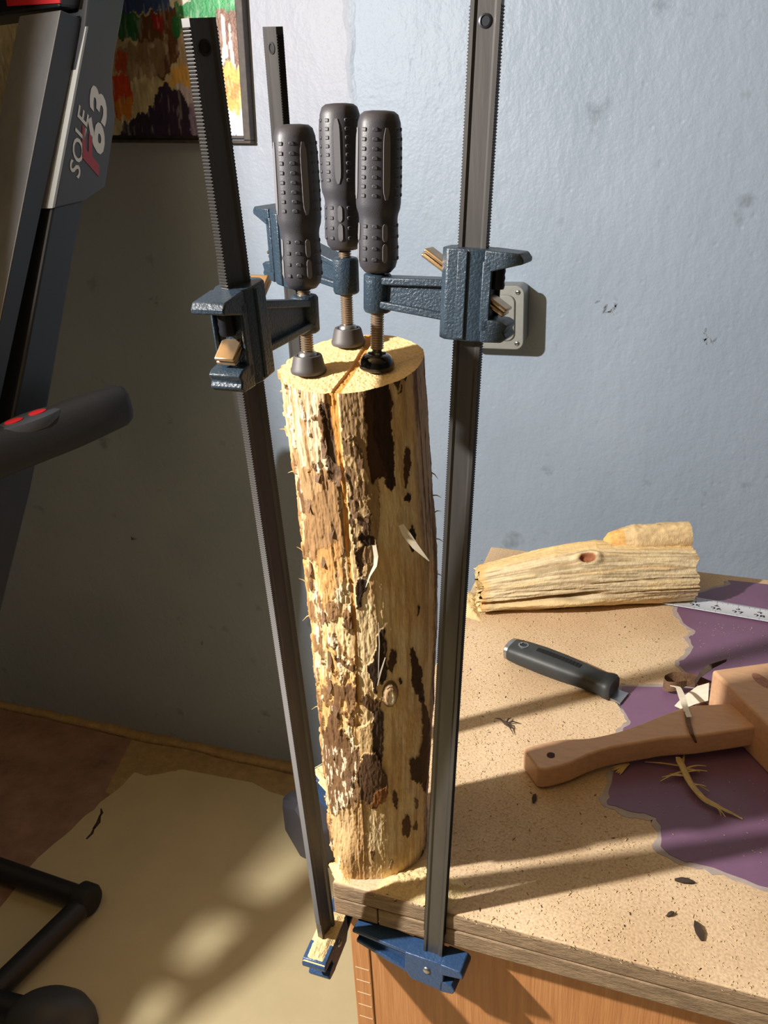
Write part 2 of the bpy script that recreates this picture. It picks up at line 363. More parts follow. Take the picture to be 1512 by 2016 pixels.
# built-up front edge: upper board edge, joint line, lower strips butted together
xj = at_y(742, 1800, TYF)[0]
strip(-0.247, TX1, TZ - 0.0175, TZ - 0.0006, 0.0012).build('edge_band', M['mdf_edge'], tab, smooth=0, bevel=0.0022)
strip(-0.247, xj - 0.0006, TZ - 0.0365, TZ - 0.0188, 0.0004).build('edge_strip', M['mdf_edge'], tab, smooth=0, bevel=0.0012)
strip(xj + 0.0006, TX1, TZ - 0.0365, TZ - 0.0188, 0.0008).build('edge_strip', M['mdf_edge'], tab, smooth=0, bevel=0.0012)
b = MB(); b.prism(WF, [(-0.246, TYF + 0.035), (-0.216, TYF + 0.035), (-0.231, TYB), (-0.261, TYB)], TZ - 0.0365, TZ - 0.0188, 'uv'); b.build('side_strip', M['mdf_edge'], tab, smooth=0, bevel=0.001)
CL = -0.243; CF = 0.50
b = MB(); b.box(WF, CL + 0.0165, TX1 - 0.02, CF, CF + 0.018, 0.0, TZ - 0.037); b.build('cabinet_front', M['oak'], tab, smooth=0)
b = MB(); b.box(WF, CL - 0.002, CL + 0.016, CF - 0.0015, CF + 0.018, 0.0, TZ - 0.037); b.build('corner_trim', M['oak'], tab, smooth=0, bevel=0.001)
for xs0 in (CL, TX1 - 0.036):
    b = MB(); b.box(WF, xs0, xs0 + 0.016, CF + 0.018, 1.08, 0.0, TZ - 0.037); b.build('cabinet_side', M['oak'], tab, smooth=0)
b = MB(); b.box(WF, CL + 0.016, TX1 - 0.036, 1.066, 1.08, 0.0, TZ - 0.037); b.build('cabinet_back', M['oak'], tab, smooth=0)
b = MB()
for k in range(11):
    z = 0.62 - k * 0.017; b.box(WF, CL + 0.001, CL + 0.0145, CF - 0.0019, CF - 0.0014, z, z + 0.0008)
o = b.build('scratch_mark', mat('scratch', (214, 190, 156), 0.6), tab, smooth=0, kind='stuff')

# purple paint left on the board, with its grey primer rim
pur = [(1436, 1143), (1438, 1152), (1400, 1162), (1348, 1176), (1330, 1205), (1346, 1228), (1368, 1243), (1357, 1258), (1365, 1274), (1346, 1298), (1333, 1311), (1352, 1326), (1376, 1336), (1392, 1350),
       (1378, 1358), (1310, 1353), (1228, 1351), (1226, 1364), (1222, 1380), (1231, 1400), (1241, 1420), (1226, 1440), (1214, 1480), (1206, 1530), (1200, 1562), (1195, 1584), (1222, 1590), (1255, 1600), (1289, 1609), (1300, 1630), (1302, 1668), (1322, 1685), (1345, 1697), (1382, 1705), (1440, 1724), (1512, 1748)]
def smoothline(pts, sub, amp, seed):
    out = []
    for i in range(len(pts) - 1):
        for k in range(sub):
            t = k / sub; p = pts[i] * (1 - t) + pts[i + 1] * t
            q = len(out); p = p + np.array([amp * (vnoise(q * 0.37, seed) - 0.5), amp * (vnoise(q * 0.37, seed + 40) - 0.5), 0]); out.append(p)
    out.append(pts[-1]); return out
P3 = smoothline([at_z(x, y, TZ) for x, y in pur], 6, 0.004, 3)
def sheet(off, z0, z1, seed):
    pts = []
    for i, p in enumerate(P3):
        t = nrm(P3[min(i + 2, len(P3) - 1)] - P3[max(i - 2, 0)]); n_ = np.array([-t[1], t[0]])
        k = off * (0.45 + 1.1 * vnoise(i * 0.5, seed)); pts.append((p[0] - abs(k) if False else p[0] + n_[0] * -k, min(p[1] + n_[1] * -k, TYB - 0.001)))
    pts += [(0.55, 0.56), (0.55, TYB - 0.012)]
    s = MB(); s.prism(WF, pts, z0, z1, 'uv'); return s
sheet(0.0055, TZ, TZ + 0.0004, 9).build('primer_layer', M['primer'], tab, smooth=0)
sheet(0.0, TZ + 0.0004, TZ + 0.0009, 5).build('purple_paint', M['purple'], tab, smooth=0)

# ------------------------------------------------------------------ the log
LYC = 0.531
def LY(z): return 0.531 - 0.026 * (np.asarray(z) - TZ) / 0.446
edgeL = [(556, 752), (566, 830), (580, 905), (598, 1060), (612, 1200), (630, 1380), (640, 1500), (650, 1620), (652, 1740)]
edgeR = [(834, 700), (840, 800), (849, 930), (857, 1100), (858, 1250), (848, 1450), (840, 1600), (837, 1730)]
def azz(p):
    d = ray(*p); z = 1.0
    for _ in range(5): z = CAMZ + d[2] * float(LY(z)) / d[1]
    return math.atan2(d[1], d[0]), z
Lz = sorted([(azz(p)[1], azz(p)[0]) for p in edgeL]); Rz = sorted([(azz(p)[1], azz(p)[0]) for p in edgeR])
ZT, ZB = 1.33 - 0.1335, TZ + 0.0005
def log_axis(z):
    al = np.interp(z, [q[0] for q in Lz], [q[1] for q in Lz]); ar = np.interp(z, [q[0] for q in Rz], [q[1] for q in Rz])
    ac = (al + ar) / 2; D = LY(z) / np.sin(ac); return D * np.cos(ac), D * np.sin((al - ar) / 2)
XM = float(np.mean(log_axis(np.linspace(ZB, ZT, 20))[0])); RMN = float(np.mean(log_axis(np.linspace(ZB, ZT, 20))[1]))
AZC = math.atan2(-LYC, -XM)
def hit(px, py):                           # where a feature lies on the log: (girth, height)
    z = 1.0
    for _ in range(4):
        xc, r = log_axis(z); xc = float(xc); r = float(r); d = ray(px, py); ly = float(LY(z)); a = d[0] ** 2 + d[1] ** 2; bb = -2 * (d[0] * xc + d[1] * ly); c = xc ** 2 + ly ** 2 - r * r
        disc = max(bb * bb - 4 * a * c, 0.0); t = (-bb - math.sqrt(disc)) / (2 * a); x, y = d[0] * t, d[1] * t; z = CAMZ + d[2] * t
    th = (math.atan2(y - ly, x - xc) - AZC + PI) % (2 * PI) - PI
    return th * RMN, z
NF, NBK, NH = 300, 70, 820
th = np.concatenate([np.linspace(-1.75, 1.75, NF), np.linspace(1.75, 2 * PI - 1.75, NBK + 2)[1:-1]]); NT = len(th)
hh = np.linspace(0, 1, NH)
TH, HH = np.meshgrid(np.where(th > PI, th - 2 * PI, th), hh)
XT, YT = float(log_axis(ZT)[0]), float(LY(ZT))
def topz(x, y): return ZT + (y - YT) * 0.17 + (x - XT) * 0.015
def on_top(px, py): return at_plane(px, py, np.array([-0.015, -0.17, 1.0]), np.array([XT, YT, ZT])) + np.array([0, 0, 0.0006])
xt, rt = log_axis(ZT)
ztop = topz(float(xt) + float(rt) * np.cos(AZC + TH), YT + float(rt) * np.sin(AZC + TH))
ZZ = ZB + (ztop - ZB) * HH
XC, RR = log_axis(ZZ)
A = TH * RMN; Bz = ZZ
wa = A + 0.0022 * (fbm(A * 260, Bz * 170, 1, 4) - 0.5) * 2; wb = Bz + 0.006 * (fbm(A * 300, Bz * 110, 2, 4) - 0.5) * 2
def L3(c): return np.array(s2l(c))
cream, pale, orange, tanb, brown, dark, lav, redb = [L3(c) for c in ((226, 200, 152), (236, 220, 188), (208, 158, 98), (172, 138, 98), (112, 82, 54), (50, 33, 22), (176, 160, 152), (92, 54, 38))]
streak = fbm(A * 420, Bz * 22, 4, 4); blot = fbm(A * 60, Bz * 28, 7, 4); fine = fbm(A * 900, Bz * 240, 9, 3); flake = fbm(A * 170 + 2 * blot, Bz * 70, 13, 5)
C = cream[None, None, :] * np.ones(A.shape + (1,)); D = np.zeros(A.shape)
def mix(mask, c): 
    global C
    C = C * (1 - mask[..., None]) + c * mask[..., None]
def put(mask, c, h=0.0):
    global D
    mix(mask, c); D = D * (1 - mask) + h * mask
mix(sstep(0.45, 0.66, blot) * 0.8, L3((214, 178, 122))); mix(sstep(0.5, 0.75, streak) * 0.6, tanb); mix(sstep(0.42, 0.2, streak) * 0.7, pale)
ckp = [hit(*p) for p in [(650, 757), (657, 800), (665, 870), (672, 930), (680, 1000), (685, 1080), (692, 1150), (698, 1220), (703, 1300), (707, 1380), (710, 1440)]]
ckz = [p[1] for p in ckp][::-1]; cka = [p[0] for p in ckp][::-1]; ckw = [v * 0.001 for v in (3.6, 2.9, 2.3, 1.9, 1.6, 1.3, 1.1, 0.9, 0.75, 0.6, 0.05)][::-1]
CA = np.interp(Bz, ckz, cka); CW = np.interp(Bz, ckz, ckw)
left = (A < CA)
# left segment: flaky bark in layers
lm = left.astype(float)
mix(lm * sstep(0.35, 0.6, blot), L3((214, 172, 112)))
up = sstep(ZT - 0.17, ZT - 0.08, Bz)
mix(lm * up * 0.75, L3((216, 200, 168))); mix(lm * up * sstep(0.48, 0.62, streak), tanb)
fl = lm * sstep(0.50, 0.535, flake); put(fl * sstep(ZT - 0.40, ZT - 0.30, Bz) * sstep(ZT - 0.05, ZT - 0.11, Bz), L3((140, 106, 70)), 0.0010)
fl2 = lm * sstep(0.64, 0.665, fbm(A * 130, Bz * 45, 21, 5)); put(fl2, brown, 0.0016)
fl3 = lm * sstep(0.69, 0.71, fbm(A * 240, Bz * 60, 31, 4)); put(fl3 * 0.9, pale, 0.0013)
ed = lm * sstep(-0.052, -0.068, A + 0.008 * (flake - 0.5)); mix(ed * 0.7, orange)
def blob(pts, c, h=0.0008, s=1.0, soft=None):
    P = [hit(*p) for p in pts]; mk = inpoly(wa, wb, P).astype(float); put(mk * s, c, h); return mk
def oval(px, py, rx, ry, c, h=0.0008, s=1.0):
    blob([(px + rx * math.cos(q), py + ry * math.sin(q)) for q in np.linspace(0, 2 * PI, 18, endpoint=False)], c, h, s)
# patches left of the crack
blob([(598, 950), (660, 900), (672, 1000), (678, 1085), (640, 1130), (612, 1080), (605, 1010)], L3((150, 116, 78)), 0.0012)
blob([(632, 790), (655, 800), (668, 900), (664, 950), (645, 935), (640, 860)], L3((74, 54, 36)), -0.0006, 0.9)
blob([(595, 915), (630, 925), (640, 960), (610, 990), (596, 960)], L3((168, 134, 94)), 0.0014)
blob([(625, 1090), (668, 1060), (680, 1140), (640, 1200), (630, 1150)], L3((196, 146, 88)), 0.0009, 0.8)
blob([(655, 1285), (700, 1310), (704, 1325), (664, 1305)], brown, 0.0006); blob([(660, 1262), (704, 1302), (700, 1312), (664, 1275)], L3((150, 112, 70)), 0.0006)
blob([(658, 1345), (690, 1350), (706, 1362), (706, 1378), (672, 1376), (670, 1440), (700, 1470), (703, 1505), (640, 1500), (642, 1440), (660, 1390)], brown, 0.0010)
blob([(638, 1460), (708, 1470), (726, 1520), (752, 1580), (735, 1590), (712, 1570), (690, 1620), (654, 1600)], L3((124, 94, 64)), 0.0012)
lk = inpoly(wa, wb, [hit(*p) for p in [(638, 1460), (708, 1470), (690, 1620), (654, 1600)]]) * sstep(0.60, 0.64, fbm(A * 500, Bz * 120, 17, 3)); put(lk.astype(float), pale, 0.0014)
blob([(652, 1618), (690, 1580), (712, 1640), (700, 1700), (660, 1660)], L3((206, 172, 122)), 0.0004, 0.8)
# bark strip right of the crack
blob([(667, 768), (716, 762), (724, 860), (742, 940), (746, 1010), (742, 1110), (716, 1130), (700, 1080), (690, 1000), (682, 930), (672, 850)], L3((158, 128, 90)), 0.0012)
bs = inpoly(wa, wb, [hit(*p) for p in [(672, 860), (700, 850), (722, 940), (730, 1040), (725, 1130), (704, 1130), (692, 1040), (682, 950)]]).astype(float)
put(bs, L3((132, 104, 72)), 0.0016); put(bs * sstep(0.5, 0.56, flake), L3((92, 70, 50)), 0.0022); put(bs * sstep(0.56, 0.6, fbm(A * 380, Bz * 160, 41, 4)), L3((196, 166, 120)), 0.0018)
blob([(722, 752), (760, 752), (771, 790), (772, 850), (776, 900), (776, 950), (770, 968), (760, 950), (748, 935), (738, 955), (726, 940), (724, 860), (718, 800)], L3((70, 45, 28)), 0.0003)
blob([(728, 754), (764, 752), (771, 850), (776, 920), (770, 966), (760, 945), (752, 900), (738, 850)], dark, 0.0002)
blob([(768, 742), (798, 730), (800, 745), (776, 760)], L3((78, 56, 38)), 0.0006)
oval(787, 768, 4, 6, dark); oval(800, 915, 7, 42, L3((84, 58, 38))); oval(803, 980, 6, 10, dark); oval(812, 1058, 6, 26, dark, 0.0006)
blob([(714, 1045), (738, 1060), (736, 1075), (718, 1080), (708, 1068)], dark, 0.0010)
blob([(704, 1090), (718, 1075), (716, 1110), (710, 1130), (706, 1120)], L3((90, 64, 44)), 0.0010)
blob([(712, 1134), (720, 1148), (724, 1160), (716, 1172), (710, 1195), (704, 1200), (701, 1175), (706, 1150)], dark, 0.0008)
blob([(742, 1250), (748, 1236), (758, 1240), (760, 1275), (758, 1300), (764, 1320), (752, 1345), (742, 1330), (744, 1370), (726, 1330), (722, 1305), (732, 1300), (742, 1275)], L3((56, 40, 28)), 0.0012)
oval(772, 1298, 8, 26, L3((72, 48, 30))); oval(789, 1338, 4, 8, dark); oval(822, 1200, 3, 9, dark)
blob([(806, 1270), (812, 1268), (826, 1310), (835, 1362), (834, 1400), (820, 1368), (812, 1350)], L3((66, 44, 28)), 0.0006)
blob([(828, 1370), (838, 1390), (846, 1440), (842, 1560), (832, 1556), (818, 1520), (806, 1500), (824, 1490), (830, 1450)], L3((84, 56, 34)), 0.0012)
blob([(806, 1496), (826, 1492), (832, 1530), (822, 1545), (808, 1530)], L3((74, 52, 34)), 0.0012)
blob([(714, 1368), (748, 1376), (752, 1390), (742, 1412), (732, 1400), (712, 1380)], L3((96, 70, 46)), 0.0008)
blob([(738, 1388), (754, 1400), (756, 1430), (752, 1470), (750, 1510), (735, 1500), (732, 1440)], L3((66, 48, 36)), 0.0008)
blob([(706, 1430), (735, 1420), (732, 1500), (716, 1515), (708, 1480)], L3((206, 172, 122)), 0.0016)
blob([(716, 1480), (738, 1478), (764, 1535), (760, 1565), (738, 1582), (716, 1570), (702, 1520)], L3((84, 60, 40)), 0.0030)
blob([(745, 1545), (764, 1540), (756, 1580), (728, 1578)], L3((136, 86, 38)), 0.0036, 0.8)
blob([(700, 1570), (724, 1590), (726, 1690), (722, 1745), (705, 1740), (690, 1700), (696, 1640)], L3((176, 138, 92)), 0.0004, 0.7)  # tan shading painted onto the foot of the log
oval(799, 1628, 8, 21, L3((96, 66, 44))); oval(777, 1573, 5, 15, L3((84, 58, 38))); oval(819, 1582, 4, 10, L3((120, 92, 64))); oval(818, 1624, 5, 6, brown); oval(770, 1704, 4, 8, tanb); oval(733, 1680, 3, 9, brown)
blob([(832, 1672), (842, 1676), (842, 1736), (815, 1737), (818, 1710), (828, 1690)], L3((74, 50, 34)), 0.0010)
# right flank: lavender grey and red-brown bark
lv = sstep(0.036, 0.046, wa) * sstep(ZT - 0.16, ZT - 0.10, Bz) * (A > 0) * (A < 0.075); mix(lv * 0.75, lav); mix(lv * sstep(0.5, 0.6, streak), L3((120, 96, 84)))
rb = sstep(0.053, 0.058, wa + 0.006 * (fbm(A * 30, Bz * 30, 51, 3) - 0.5)) * sstep(ZT - 0.08, ZT - 0.14, Bz) * (A < 0.12); put(rb * 0.9, redb, 0.0008); put(rb * sstep(0.56, 0.6, streak), lav, 0.001)
# back: plain bark
bk = sstep(0.078, 0.09, np.abs(A)); mix(bk, L3((150, 116, 80))); mix(bk * sstep(0.5, 0.56, flake), brown)
# crack filled with amber resin
cd = np.abs(A - CA) / np.maximum(CW, 1e-5); ck = sstep(1.15, 0.75, cd) * (Bz > ckz[0])
rimk = ((cd > 1.0) & (cd < 1.7) & (Bz > ckz[0])).astype(float); mix(rimk * 0.5 * (A < CA), L3((86, 60, 38)))
amber = L3((206, 146, 74)); mix(ck, amber)
D = D * (1 - ck) - ck * np.minimum(0.0005, CW * 0.5)
D = 1.1 * D + 0.0011 * (streak - 0.5) + 0.0009 * (fine - 0.5) + 0.0022 * (blot - 0.5) + 0.0012 * lm * (flake - 0.5) + 0.0008 * lm * sstep(0.5, 0.6, fbm(A * 330, Bz * 40, 55, 3))
C = C * (0.86 + 0.28 * fine[..., None])
# flare at the split lower left and a knot
D = D + 0.006 * np.exp(-((A + 0.030) / 0.012) ** 2) * sstep(ZB + 0.06, ZB + 0.015, Bz)
ka, kz = hit(768, 1366); kd = np.sqrt(((A - ka) / 0.0056) ** 2 + ((Bz - kz) / 0.0115) ** 2); D = D + 0.0042 * sstep(1.15, 0.55, kd)
mix(((kd < 1.1) & (kd > 0.85)).astype(float) * 0.8, L3((70, 48, 32))); mix(((kd <= 0.85) & (kd > 0.5)).astype(float), L3((176, 146, 112))); kd2 = np.sqrt(((A - ka) / 0.0056) ** 2 + ((Bz - kz + .002) / 0.0115) ** 2); mix((kd2 <= 0.45).astype(float), L3((236, 220, 190)))
RRd = RR + D
V = np.stack([XC + RRd * np.cos(AZC + TH), LY(ZZ) + RRd * np.sin(AZC + TH), ZZ], -1).reshape(-1, 3)
ii, jj = np.meshgrid(np.arange(NH - 1), np.arange(NT), indexing='ij'); j2 = (jj + 1) % NT
Q = np.stack([ii * NT + jj, ii * NT + j2, (ii + 1) * NT + j2, (ii + 1) * NT + jj], -1).reshape(-1, 4)
log = thing('log', (XM, LYC, TZ), 'upright debarked log with a resin-filled split, clamped at the table corner', 'log')
off = np.array(log.location)
np_mesh('log_body', V - off, Q, C.reshape(-1, 3), M['attr_wood'], log)
# sawn top
NRr = 70; rim = V.reshape(NH, NT, 3)[-1]; cen = np.array([XT, YT, 0])
fr = np.linspace(0.985, 0.0, NRr); TV = []
for f_ in fr: TV.append(cen + (rim - cen) * np.array([f_, f_, 0]) + np.array([0, 0, 0]))
TV = np.array(TV); x, y = TV[..., 0], TV[..., 1]
tz = topz(x, y); g = fbm(x * 900, y * 900, 61, 3); g2 = fbm(x * 160, y * 160, 62, 3)
ckt = [at_z(px, py, ZT) for px, py in ((655, 760), (664, 745), (682, 732), (704, 714), (722, 695), (727, 682))]
dist = np.full(x.shape, 9.0); wid = np.zeros(x.shape)
for k in range(len(ckt) - 1):
    a_, b_ = ckt[k][:2], ckt[k + 1][:2]; e = b_ - a_; t = np.clip(((x - a_[0]) * e[0] + (y - a_[1]) * e[1]) / (e @ e), 0, 1)
    dd = np.hypot(x - a_[0] - t * e[0], y - a_[1] - t * e[1]); up_ = dd < dist; dist = np.where(up_, dd, dist); wid = np.where(up_, 0.0034 - 0.0003 * (k + t), wid)
ckm = sstep(1.2, 0.85, dist / wid)
tz = tz + 0.0009 * (g - 0.5) + 0.0010 * (g2 - 0.5) - 0.0014 * ckm; TV[..., 2] = tz
TC = L3((236, 204, 146)) * (0.8 + 0.42 * g[..., None]); TC = TC * (1 - ckm[..., None]) + amber * ckm[..., None]
TV = np.concatenate([rim[None], TV]); TC = np.concatenate([TC[:1], TC]); n_ = len(TV)
ii, jj = np.meshgrid(np.arange(n_ - 1), np.arange(NT), indexing='ij'); j2 = (jj + 1) % NT
Q = np.stack([ii * NT + jj, ii * NT + j2, (ii + 1) * NT + j2, (ii + 1) * NT + jj], -1).reshape(-1, 4)
np_mesh('sawn_top', TV.reshape(-1, 3) - off, Q, TC.reshape(-1, 3), M['attr_wood'], log)
def surf(px, py, lift=0.0):
    a_, z_ = hit(px, py); t_ = a_ / RMN; xc, r_ = log_axis(z_); return np.array([float(xc) + (float(r_) + lift) * math.cos(AZC + t_), float(LY(z_)) + (float(r_) + lift) * math.sin(AZC + t_), z_])
# pale peels standing off the bark
for pts, wd in (([(785, 1030), (793, 1048), (803, 1068), (818, 1093)], [0.0035, 0.0055, 0.0045, 0.0006]), ([(736, 1070), (739, 1090), (737, 1105), (728, 1120), (722, 1138)], [0.0026, 0.0030, 0.0024, 0.0012, 0.0003]), ([(744, 1222), (746, 1262), (744, 1330)], [0.0004, 0.0008, 0.0004]), ([(757, 1290), (748, 1320), (743, 1345)], [0.0006, 0.0012, 0.0004])):
    b = MB(); n = len(pts); b.ribbon([surf(*p, lift=0.003 + 0.010 * (k / (n - 1)) ** 1.5 if wd[1] > 0.002 else 0.003) for k, p in enumerate(pts)], (1, 0.3, 0.15), wd, 0.0005)
    b.build('bast_peel', M['peel'], log, smooth=60)
# loose bark flakes lifted from the left flank and hair at both edges
b = MB()
for px, py, s in [(640, 880, 1), (628, 930, 1.2), (668, 935, 1), (655, 1040, 1), (640, 1105, .8), (612, 985, 1), (652, 1350, 1.1), (664, 1395, 1), (660, 1480, .8), (690, 1530, 1), (700, 1000, 1), (708, 900, 1), (722, 1010, .8), (652, 1300, 1), (640, 1215, .9), (615, 1120, .8)]:
    P = surf(px, py, 0.0012); Pn = surf(px, py, 0.0036); n_ = nrm(Pn - P); t_ = nrm(np.cross([0, 0, 1], n_)); hgt = 0.007 * s * random.uniform(.7, 1.3)
    b.ribbon([P + [0, 0, hgt], P, P - np.array([0, 0, hgt]) + n_ * 0.0018], t_, [0.003 * s, 0.0045 * s, 0.002 * s], 0.0006)
b.build('bark_flake', M['bark'], log, smooth=0, kind='stuff')
b = MB()
for px, py in [(852, 930), (853, 975), (855, 1010), (858, 1060), (858, 1130), (566, 850), (583, 930), (598, 1090), (606, 1150), (630, 1390), (640, 1530), (612, 1210)]:
    P = surf(px, py, 0.0); sgn = 1 if px > 700 else -1; d_ = np.array([sgn * random.uniform(.004, .008), -0.001, random.uniform(-.008, .006)])
    b.tube([P, P + d_ * 0.5 + [0, 0, 0.001], P + d_], [0.0006, 0.0004, 0.0001], 5)
b.build('bark_fibre', M['fibre'], log, smooth=60, kind='stuff')

# ------------------------------------------------------------------ clamps
def clamp(label, bot, mid, top_px, pad, pad_z_px, hbot_px, htop_px, boss_py, arm_w0, dome=False, body_h=0.052, horn=1.0, twist=0.0):
    bot = np.asarray(bot, float); mid = np.asarray(mid, float); pad = np.asarray(pad, float)
    wv = nrm(mid - bot)
    # screw axis from pad to handle
    hb = at_y(*hbot_px, pad[1]); ht = at_y(*htop_px, pad[1]); sax = nrm(ht - pad)
    S = at_y(np.interp(boss_py, [htop_px[1], pad_z_px], [htop_px[0], hbot_px[0]]), boss_py, pad[1]); S = pad + sax * ((S - pad) @ sax)
    u = (S - mid); u = u - wv * (u @ wv); T = np.linalg.norm(u); u = u / T; v = np.cross(wv, u)
    F = Fr(bot, u, v, wv); hc = (mid - bot) @ wv; hs = (S - bot) @ wv
    # bar length from the pixel of its top
    best = min(np.linspace(hc, hc + 0.35, 700), key=lambda h: abs(proj(F.p(0, 0, h))[1] - top_px[1])); Lb = float(best)
    root = thing('bar_clamp', bot, label, 'clamp', 'bar clamps gripping the log')
    a, t = 0.0083, 0.0026
    prof = [(-a, -t), (-a + .0022, -t), (-.0046, -t + .0011), (.0046, -t + .0011), (a - .0022, -t), (a, -t), (a, t), (a - .0022, t), (.0046, t - .0011), (-.0046, t - .0011), (-a + .0022, t), (-a, t)]
    ct, st = math.cos(math.radians(twist)), math.sin(math.radians(twist)); FB_ = Fr(bot, u * ct + v * st, v * ct - u * st, wv)   # the bar sits a little turned in its loose jaw
    B = MB(); B.prism(FB_, prof, -0.012, Lb, 'uv'); bar = B.build('bar', M['bar'], root, smooth=20)
    TM = MB(); k = 0.03
    while k < Lb - 0.004:
        for s in (-1, 1):
            A0, A1 = s * a, s * (a + 0.0008)
            vs = [FB_.p(A0, -t * .92, k - .0006), FB_.p(A0, t * .92, k - .0006), FB_.p(A0, t * .92, k + .0006), FB_.p(A0, -t * .92, k + .0006), FB_.p(A1, -t * .9, k), FB_.p(A1, t * .9, k)]
            TM.add(vs, [(0, 1, 5, 4), (2, 3, 4, 5), (0, 4, 3), (1, 2, 5)])
        k += 0.0016
    TM.build('teeth', M['teeth'], root, smooth=0, kind='stuff')
    HB = MB()
    for s in (-1, 1):
        HB.lathe(Fr(FB_.p(0, s * (t - .0012), Lb - 0.012), FB_.u, FB_.w, FB_.v * s), [(0.0036, 0), (0.0036, .0006), (0.0026, .0009), (0.0024, .0004)], 20)
    HB.build('end_hole_disc', M['hole'] if not dome else M['bar_dark'], root)  # dark raised discs stand in for the shaded hole at the bar end
    # sliding jaw: body, arm, boss
    J = MB(); H2 = body_h / 2
    J.prism(F, [(-.0125, -.0075), (-.004, -.0105), (.012, -.0105), (.0165, -.006), (.0165, .006), (.012, .0105), (-.004, .0105), (-.0125, .0075)], hc - H2, hc + H2, 'uv')
    J.prism(F, [(-.001, -.0118), (.0055, -.0118), (.0055, .0118), (-.001, .0118)], hc - H2 + .001, hc + H2 - .001, 'uv')
    J.prism(F, [(-.010, H2 + hc), (-.030 * horn, H2 + hc - .001), (-.0325 * horn, H2 + hc - .004), (-.0325 * horn, H2 + hc - .0065), (-.027 * horn, H2 + hc - .008), (-.010, H2 + hc - .013)], -.0095, .0095)
    J.prism(F, [(-.010, hc - H2), (-.023 * horn, hc - H2 + .001), (-.026 * horn, hc - H2 + .004), (-.024 * horn, hc - H2 + .007), (-.026 * horn, hc - H2 + .011), (-.022 * horn, hc - H2 + .013), (-.010, hc - H2 + .014)], -.0095, .0095)
    for s in (-1, 1):
        J.box(F, -.0150, -.009, min(s * .0095, s * .0075), max(s * .0095, s * .0075), hc - H2 + .006, hc + H2 - .006)
    # arm with flanges
    lo0, hi0 = hc - H2 * .62, hc + H2 * arm_w0; lo1, hi1 = hs - .009, hs + .0095
    web = [(.012, lo0 + .002), (T, lo1 + .001), (T, hi1 - .001), (.012, hi0 - .002)]; J.prism(F, web, -.0032, .0032)
    for (q0, q1), th_ in (((lo0, lo1), .0045), ((hi0 - .0045, hi1 - .0045), .0045)):
        J.prism(F, [(.012, q0), (T - .004, q1), (T - .004, q1 + th_), (.012, q0 + th_)], -.0068, .0068)
    SF = Fr(pad, nrm(u - sax * (u @ sax)), np.cross(sax, nrm(u - sax * (u @ sax))), sax); bs_ = (S - pad) @ sax
    J.lathe(SF, [(.0078, bs_ - .0125), (.0088, bs_ - .0105), (.0088, bs_ + .0095), (.0078, bs_ + .011)], 12, ph0=PI / 12)
    jaw = J.build('sliding_jaw', M['cast'], root, smooth=30, bevel=0.0009)
    # clutch plates through the jaw
    ang = math.radians(31); pu = u * math.cos(ang) + wv * math.sin(ang); pw = -u * math.sin(ang) + wv * math.cos(ang); pc = F.p(-.002, 0, hc + .004)
    for q in (-1, 0):
        Pm = MB(); Pm.box(Fr(pc, pu, v, pw), -.0245, .036, -.0060, .0060, q * .0030, q * .0030 + .0024); Pm.build('clutch_plate', M['brass'], root, bevel=0.0009)
    SP = MB(); SP.lathe(Fr(F.p(-.0155, 0, hc + .004), u, v, wv), [(.0042, 0), (.0046, .002), (.0042, .004), (.0046, .006), (.0042, .008), (.0046, .010), (.0042, .012)], 14); SP.build('spring', M['bar_dark'], root)
    # threaded screw
    hl = (hb - pad) @ sax; pr = []; z = 0.013
    while z < hl + .002:
        pr += [(.0035, z), (.0043, z + .00045), (.0043, z + .0007), (.0035, z + .0012)]; z += .0015
    SM = MB(); SM.lathe(SF, [(.0030, .006), (.0030, .0125)] + pr, 20); SM.build('threaded_screw', M['screw'], root, smooth=50)
    # swivel pad
    PM = MB()
    if dome:
        PM.lathe(SF, [(.0105, 0.0002), (.0112, .0012), (.0112, .0035), (.0104, .0062), (.0086, .0088), (.0062, .0102), (.0052, .0098)], 32); PM.build('swivel_pad', M['black_gloss'], root, smooth=60, label='glossy black swivel foot without its plastic cap')
        PK = MB()
        for q in range(4):
            a_ = q * PI / 2 + .5; PK.box(Fr(SF.p(0, 0, .009), SF.u * math.cos(a_) + SF.v * math.sin(a_), -SF.u * math.sin(a_) + SF.v * math.cos(a_), SF.w), .0030, .0056, -.0012, .0012, -.001, .0022)
        PK.build('socket_claw', M['steel'], root, bevel=.0003)
    else:
        PM.lathe(SF, [(.0112, 0.0002), (.0116, .001), (.0116, .0028), (.0108, .0042), (.0094, .0105), (.0088, .0116), (.0070, .0116), (.0066, .0098)], 32); PM.build('swivel_pad', M['pad'], root, smooth=40)
        PK = MB(); PK.lathe(SF, [(.0062, .0085), (.0064, .0108), (.0056, .0132), (.0040, .0142)], 24); PK.build('ball_socket', M['steel'], root, smooth=60)
    # handle
    Lh = np.linalg.norm(ht - hb); HF_ = Fr(pad + sax * hl, SF.u, SF.v, sax)
    prof = [(.0040, 0), (.0085, .006), (.0112, .04), (.0125, .10), (.0123, .20), (.0119, .31), (.0118, .35), (.0122, .38), (.0133, .415), (.0137, .45), (.0136, .62), (.0132, .85), (.0126, .93), (.0112, .975), (.0088, .994), (.0040, 1.0)]
    def oct_(a_, h): return 1.0 - 0.055 * (1 - abs(math.cos(2 * (a_ + .35)))) ** 1.2 * 0.6 - .02 * abs(math.sin(4 * (a_ + .35)))
    HM = MB(); HM.lathe(HF_, [(r, h * Lh) for r, h in prof], 56, oct_); hnd = HM.build('handle', M['rubber'], root, smooth=60)
    def rad(h): return float(np.interp(h, [q[1] for q in prof], [q[0] for q in prof]))
